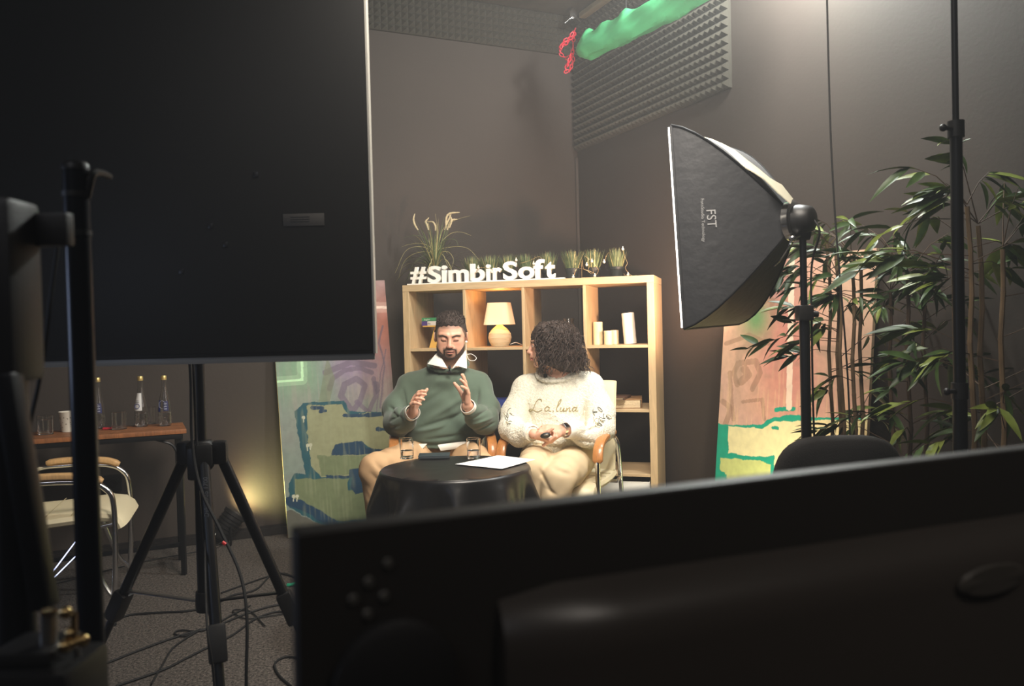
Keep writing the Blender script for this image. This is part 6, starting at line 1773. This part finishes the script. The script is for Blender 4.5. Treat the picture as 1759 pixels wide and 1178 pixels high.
mb.box((xc, Y0 + .056, 1.8), (.26, .012, .18), .003); mb.build('mount_plate', M['black_m'], tv, True)
# tripod
tp = thing('display_tripod', (xc, 2.1, 0), 'black tripod with clamped legs carrying the large display, cables around it', 'tripod')
TY = 2.26; xq = P(343, 700, TY).x
hz = P(345, 775, TY).z
def V3(x, y, z): return Vector((x, y, z))
mb = MB(); mb.tube([(xq, TY, hz - .02), (xq, TY, 1.95)], .0165, 14); mb.build('pole', M['black_m'], tp, True)
mb = MB(); mb.box((xq, TY - .005, 1.62), (.07, .07, .12), .008); mb.build('pole_clamp', M['black'], tp, True)
mb = MB(); mb.tube([(xq, TY, hz - .42), (xq, TY, hz)], .021, 14); mb.build('pole', M['black_m'], tp, True)
mb = MB(); mb.lathe([(0, -.05), (.028, -.05), (.040, -.03), (.040, .02), (.030, .03), (0, .032)], 20, (xq, TY, hz)); mb.box((xq - .0, TY - .02, hz - .03), (.05, .05, .09), .01); mb.build('hub', M['black'], tp, True)
mb = MB(); mb.lathe([(0, 0), (.026, 0), (.028, .02), (.026, .055), (0, .055)], 16, (xq, TY, hz - .445)); mb.build('lower_collar', M['black'], tp, True)
angs = [math.radians(200), math.radians(-20), math.radians(-78)]
feet = []
L0 = P(213, 985, 2.1)
dirs = [Vector((-.94, .34, 0)), Vector((.97, .22, 0)), Vector((.45, -.89, 0))]
for i, d in enumerate(dirs):
    top = V3(xq, TY, hz - .005) + d * .048
    foot = V3(xq, TY, .02) + d * [.55, .38, .40][i]
    mid = top.lerp(foot, .53)
    mb = MB(); mb.tube([top, mid], .0155, 12); mb.build('leg', M['black_m'], tp, True)
    lg = [o for o in COL.objects if o.parent == tp][-1]
    mb = MB(); mb.tube([mid - (mid - top) * .02, foot], .0115, 12); mb.build('leg_extension', M['black_m'], lg, True)
    mb = MB(); e = (foot - top).normalized(); mb.beam(mid - e * .045, mid + e * .05, .044, .042, .008); mb.build('leg_clamp', M['black'], lg, True)
    mb = MB(); mb.sphere(foot - ZV * .002, .017, 8); mb.build('rubber_foot', M['rubber'], lg, True)
    mb = MB(); mb.box(top + ZV * .0, (.045, .045, .065), .012, Matrix.Rotation(math.atan2(d.y, d.x), 3, 'Z')); mb.build('hinge', M['black'], tp, True)
    mb = MB(); a_ = V3(xq, TY, hz - .42) + d * .02; b_ = top.lerp(foot, .48)
    mb.beam(a_, b_, .016, .005, .001); mb.build('spreader', M['steel'] if i == 0 else M['black_m'], tp, True)
txm = mat('print_dim', S(120, 122, 124), .6)
me = text_mesh('brand_print', 'Deka Duo 1700', .0165, .0002, txm)
o = link('brand_print', me, tp); 
tl_ = P(357, 888, TY - .03)
o.matrix_basis = wm(tp).inverted() @ (Matrix.Translation((P(359, 888, 2.148).x, 2.146, P(359, 888, 2.148).z)) @ Matrix.Rotation(PI / 2, 4, 'X') @ Matrix.Rotation(PI / 2, 4, 'Z'))

# cables from the display
def cable(pts, r_, label, name='cable', m_=None, group='cables on the floor and the stands', n=8):
    mb = MB(); mb.tube(curve_pts(pts, n), r_, 7); o = mb.build(name, m_ or M['rubber']); tag(o, label, 'cable', group); return o
cable([V3(xq - .03, TY - .01, 1.3), P(327, 640, 2.19), P(330, 760, 2.18), P(345, 840, 2.15), P(378, 910, 2.1), P(412, 985, 2.05), P(424, 1060, 2.0), P(423, 1178, 1.95), V3(P(422, 1200, 1.9).x, 1.88, .02)], .0042, 'black cable running from the display down past the right of the tripod column')
cable([V3(xq - .02, TY - .015, 1.3), P(333, 640, 2.2), P(338, 760, 2.2), P(352, 850, 2.18), P(352, 960, 2.1), P(356, 1080, 1.96), P(368, 1178, 1.94), V3(P(372, 1200, 1.9).x, 1.9, .02)], .003, 'thin black cable hanging straight down beside the tripod column')
# floor cables
def fc_(pts, z=.006): return [PZ(x, y, z) for x, y in pts]
cable(fc_([(505, 990), (470, 985), (440, 1012), (400, 1022), (375, 1034), (330, 1048), (270, 1052), (215, 1058), (175, 1085)]), .0045, 'floor cable running level behind the tripod from the green plug to the left')
cable(fc_([(520, 1035), (470, 1040), (420, 1055), (370, 1075), (320, 1088), (270, 1105), (230, 1120), (180, 1140)]), .004, 'floor cable sagging left behind the front tripod leg')
cable(fc_([(515, 1060), (480, 1050), (440, 1062), (400, 1090), (360, 1110), (320, 1130), (280, 1150), (200, 1178)]), .004, 'floor cable crossing diagonally towards the lower left corner')
cable(fc_([(430, 1040), (400, 1055), (350, 1082), (310, 1082), (300, 1088), (318, 1092), (345, 1080), (300, 1110), (280, 1140), (260, 1175)]), .0035, 'thin floor cable with a small loop, left of the front tripod leg')
cable(fc_([(520, 1000), (490, 985), (460, 990), (430, 1000), (380, 1018)]), .004, 'short floor cable by the right tripod leg')
cable(fc_([(520, 1130), (490, 1128), (472, 1140), (480, 1160), (500, 1178)]), .004, 'floor cable curling under the foreground screen')
cable(fc_([(455, 1075), (430, 1050), (400, 1048), (420, 1062), (460, 1058), (520, 1048)]), .003, 'thin cable looping between the right and the front tripod legs')
cable([V3(-2.3, 3.9, .006), V3(-2.0, 4.3, .006), V3(-1.72, 4.47, .02), pq + Vector((.03, .03, .05))], .003, 'thin cable running along the wall to the small stage lamp')
q = PZ(499, 1004, .010); gp = thing('green_plug', q, 'small green plug on a floor cable by the right tripod leg', 'plug')
mb = MB(); mb.tube([q, q + V3(.03, .008, .004)], .007, 8); mb.box(q + V3(-.008, 0, 0), (.018, .014, .012), .003); mb.build('plug_body', mat('teal_plug', S(40, 170, 130), .5), gp, True)
mb = MB(); mb.tube([q + V3(.03, .008, .004), q + V3(.055, .016, .0)], .004, 8); mb.build('strain_relief', M['rubber'], gp, True)
q = P(385, 933, 2.08); mb = MB(); mb.tube([q - V3(.004, 0, -.003), q + V3(.004, 0, -.003)], .0045, 8); o = mb.build('cable_marker', mat('red_led', S(230, 50, 50), .4)); tag(o, 'tiny red marker on the cable hanging by the tripod', 'marker')

# glowing thin strips beside the chair
for (a, b, lb) in (((129, 931), (52, 1033), 'upper thin glowing pale blue strip crossing behind the black poles'), ((129, 956), (0, 1084), 'lower thin glowing pale blue strip crossing behind the black poles')):
    A_ = P(a[0], a[1], 3.0); Bq = P(b[0], b[1], 2.6)
    mb = MB(); d = (Bq - A_).normalized(); f_ = Bq + d * ((Bq.z - .006) / -d.z) if d.z < 0 else Bq
    mb.tube([A_, f_], .0022, 6); o = mb.build('light_strip', mat('strip_glow', (.5, .6, 1, 1), .4, emit=(.62, .68, 1, 1), estr=1.6)); tag(o, lb, 'light strip', 'thin glowing strips')

# ================================================================== NEAR LEFT STANDS
s1 = thing('near_light_stand', (-.47, .9, 0), 'near black metal stand pole with a bluish highlight, in front of the large display', 'light stand')
t_ = P(126, 293, .9); x1 = P(147, 800, .9).x; s1.location = (x1, .9, 0)
mb = MB(); mb.tube([(x1, .9, t_.z), (x1, .9, .03)], .0135, 20); mb.build('pole', mat('stand_metal', S(30, 33, 40), .28, metal=.6), s1, True)
mb = MB(); mb.lathe([(0, 0), (.0145, 0), (.0145, .006), (.012, .009), (0, .009)], 18, (x1, .9, t_.z)); mb.build('pole_cap', M['black'], s1, True)
for z in (P(147, 334, .9).z, P(147, 400, .9).z):
    mb = MB(); mb.tube([(x1, .9, z - .003), (x1, .9, z + .003)], .0146, 20); mb.build('ring', M['black'], s1, True)
for a in (1.3, 3.4, 5.5):
    d = Vector((math.cos(a), math.sin(a), 0)); mb = MB(); mb.tube([V3(x1, .9, .42) + d * .01, V3(x1, .9, .02) + d * .30], .008, 8); mb.sphere(V3(x1, .9, .013) + d * .305, .012, 8); mb.build('leg', M['black_m'], s1, True)
mb = MB(); mb.tube(curve_pts([(x1 + .012, .9, t_.z - .03), P(160, 300, .9), P(176, 298, .93), P(188, 303, .97)], 5), .004, 6); mb.build('cable_hook', M['black'], s1, True)
cable([P(104, 372, .86), P(98, 430, .86), P(86, 520, .86), P(76, 600, .86), P(66, 660, .86), P(55, 710, .86), P(40, 780, .84), P(22, 880, .82), P(6, 940, .8)], .0022, 'near black cable hanging in an arc left of the black pole')

s2 = thing('camera_support', (-.42, .72, 0), 'near black camera support with braced column and clamp at the lower left corner', 'camera support')
x2 = P(20, 800, .72).x; s2.location = (x2, .72, 0)
mb = MB(); a = P(22, 430, .72); mb.tube([(x2, .72, a.z), (x2, .72, .05)], .0155, 18); mb.build('column', M['black_m'], s2, True)
mb = MB(); mb.beam(P(12, 640, .70), P(78, 1045, .70), .020, .018, .004); mb.build('brace', M['black_m'], s2, True)
mb = MB(); mb.box(P(20, 500, .72), (.03, .05, .16), .008); mb.box(P(70, 395, .74), (.055, .014, .03), .003); mb.build('bracket', M['black'], s2, True)
qb = P(66, 1185, .66)
mb = MB(); mb.box(qb, (.085, .07, .055), .008); mb.box(qb + V3(0, .0, .034), (.05, .05, .012), .004); mb.build('mount_head', M['black'], s2, True)
mb = MB(); mb.tube([P(84, 1112, .655), P(84, 1052, .655)], .0065, 12); mb.build('clamp_screw', M['steel'], s2, True)
br = mat('brass', S(190, 160, 110), .25, metal=1)
for pts in ([P(84, 1054, .65), P(84, 1047, .65)],):
    mb = MB(); mb.tube(pts, .006, 12); mb.build('screw_tip', br, s2, True)
mb = MB(); mb.tube([P(113, 1052, .65), P(127, 1053, .65), P(127, 1085, .65), P(123, 1090, .65)], .0026, 8); mb.tube([P(112, 1110, .645), P(142, 1098, .655)], .0042, 10); mb.sphere(P(112, 1110, .645), .0055, 8); mb.sphere(P(142, 1100, .655), .0055, 8); mb.sphere(P(113, 1052, .65), .0052, 8); mb.sphere(P(122, 1088, .65), .0052, 8)
mb.build('wing_handle', br, s2, True)
mb = MB(); mb.tube(curve_pts([P(132, 1112, .66), P(135, 1135, .66), P(143, 1178, .66), P(150, 1230, .66)], 6), .0028, 8); mb.build('jack_cable', M['steel'], s2, True)
mb = MB(); mb.tube([(x2 + .05, .68, qb.z - .02), (x2 + .05, .68, .04)], .014, 12); mb.build('lower_column', M['black_m'], s2, True)
for a in (.4, 2.5, 4.6):
    d = Vector((math.cos(a), math.sin(a), 0)); mb = MB(); mb.tube([V3(x2 + .02, .70, .6) + d * .01, V3(x2 + .02, .70, .02) + d * .32], .011, 8); mb.build('leg', M['black_m'], s2, True)

# ================================================================== NEAR MONITOR (back view) ON A DESK
A_ = P(509, 915, .42); Bm = P(1759, 771, .67)
d = (Bm - A_); d.z = 0; L_ = d.length; d.normalize(); L_ += .06
zt_ = (A_.z + Bm.z) / 2; n_ = Vector((d.y, -d.x, 0))
if n_.y > 0: n_ = -n_
slope = (Bm.z - A_.z) / (Bm - A_).to_2d().length
mo = thing('near_monitor', A_ - ZV * A_.z, 'black computer monitor seen from behind across the lower right, very close', 'monitor')
mo.location = (A_.x, A_.y, 0)
dz = (d + ZV * slope).normalized()
upm = dz.cross(-n_).normalized(); 
if upm.z < 0: upm = -upm
Rm = Matrix((dz, -n_, upm)).transposed()     # x along the monitor, y away from the viewer, z up
hm = .36; o0 = Vector((A_.x, A_.y, A_.z))
def mp(x, y, z): return o0 + Rm @ Vector((x, y, z))
shell = mat('monitor_back', S(36, 33, 30), .5, spec=.5)
mb = MB(); mb.box(mp(L_ / 2, .009, -hm / 2), (L_, .018, hm), .0025, Rm, 3); mb.build('back_shell', shell, mo, True)
mb = MB(); mb.box(mp(L_ / 2, .0195, -hm / 2), (L_ - .004, .003, hm - .004), .0008, Rm); mb.build('screen_panel', MATS['dark_screen'], mo, True)
# rear bulge whose rounded upper ridge catches the light
def mpx(x, y, yy=-.03):
    r_ = ray(x, y); nrm = Rm @ Vector((0, 1, 0)); q = mp(0, yy, 0); c = Vector((0, 0, CAM_H)); h_ = c + r_ * ((q - c).dot(nrm) / r_.dot(nrm)); return Rm.inverted() @ (h_ - o0)
ra, rb_ = mpx(893, 1090), mpx(1759, 938)
mb = MB(); xa, xb = ra.x, L_ - .03
zr = lambda x: ra.z + (rb_.z - ra.z) * (x - ra.x) / (rb_.x - ra.x)
prof = [(-.002, .016), (-.012, .012), (-.024, .004), (-.031, -.006), (-.033, -.02), (-.034, -.08), (-.030, -.20), (-.002, -.23)]
vs = []
NX = 14
for i in range(NX + 1):
    x = xa + (xb - xa) * i / NX
    k = min(1, .35 + i / 1.5) if i < 2 else 1
    for (yy, z) in prof: vs.append(mp(x, yy * (k if i else .35), zr(x) + z - (0 if i else .006)))
P_ = len(prof)
fs = [(i * P_ + j, (i + 1) * P_ + j, (i + 1) * P_ + j + 1, i * P_ + j + 1) for i in range(NX) for j in range(P_ - 1)] + [tuple(range(P_))[::-1], tuple(range(NX * P_, NX * P_ + P_))]
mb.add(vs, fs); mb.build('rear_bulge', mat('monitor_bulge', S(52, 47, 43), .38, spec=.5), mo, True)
for (x, y) in ((660, 1024), (634, 1000), (607, 1030), (632, 1055), (667, 968)):
    q = mpx(x, y, -.001); mb = MB(); mb.lathe([(0, -.0008), (.0022, -.0008), (.003, 0), (.0022, .0012), (0, .001)], 12, mp(q.x, -.001, q.z), Rm @ Matrix.Rotation(PI / 2, 3, 'X')); mb.build('screw', mat('screw_dark', (.2, .19, .17, 1), .45, metal=.8), mo, True)
q = mpx(1705, 995, -.036)
mb = MB(); mb.lathe([(0, 0), (.036, 0), (.038, .002), (.034, .004), (0, .0045)], 32, mp(q.x, -.034, q.z), Rm @ Matrix.Diagonal((1, 1, .3)) @ Matrix.Rotation(PI / 2, 3, 'X')); mb.build('stand_cap', mat('cap_grey', S(56, 52, 47), .5), mo, True)
q = mpx(690, 1185, -.02)
mb = MB(); mb.lathe([(0, 0), (.030, 0), (.034, -.004), (.034, -.010), (.028, -.013), (0, -.013)], 32, mp(q.x, -.003, q.z), Rm @ Matrix.Rotation(-PI / 2, 3, 'X')); mb.build('round_port', M['black'], mo, True)
# its neck and the desk it stands on (below the frame)
zd = mp(L_ / 2, 0, -hm).z - .06
mb = MB(); mb.beam(mp(L_ / 2, -.045, -.2), Vector((*mp(L_ / 2, -.05, -hm).xy, zd + .01)), .07, .02, .004); 
c = mp(L_ / 2, -.03, -hm); mb.box((c.x, c.y, zd + .006), (.22, .18, .010), .004, Matrix.Rotation(math.atan2(d.y, d.x), 3, 'Z')); mb.build('monitor_stand', M['black'], mo, True)
dk = thing('operator_desk', (c.x, c.y, 0), 'dark operator desk under the near monitor', 'desk')
RD = Matrix.Rotation(math.atan2(d.y, d.x), 3, 'Z')
mb = MB(); mb.box((c.x + .05, c.y, zd - .0135), (1.1, .40, .025), .003, RD); mb.build('desk_top', M['base'], dk, True)
for sx in (-.5, .5):
    for sy in (-.15, .15):
        p = Vector((c.x + .05, c.y, 0)) + RD @ Vector((sx, sy, 0)); mb = MB(); mb.beam((p.x, p.y, .001), (p.x, p.y, zd - .027), .04, .04, .003); mb.build('leg', M['black_m'], dk, True)
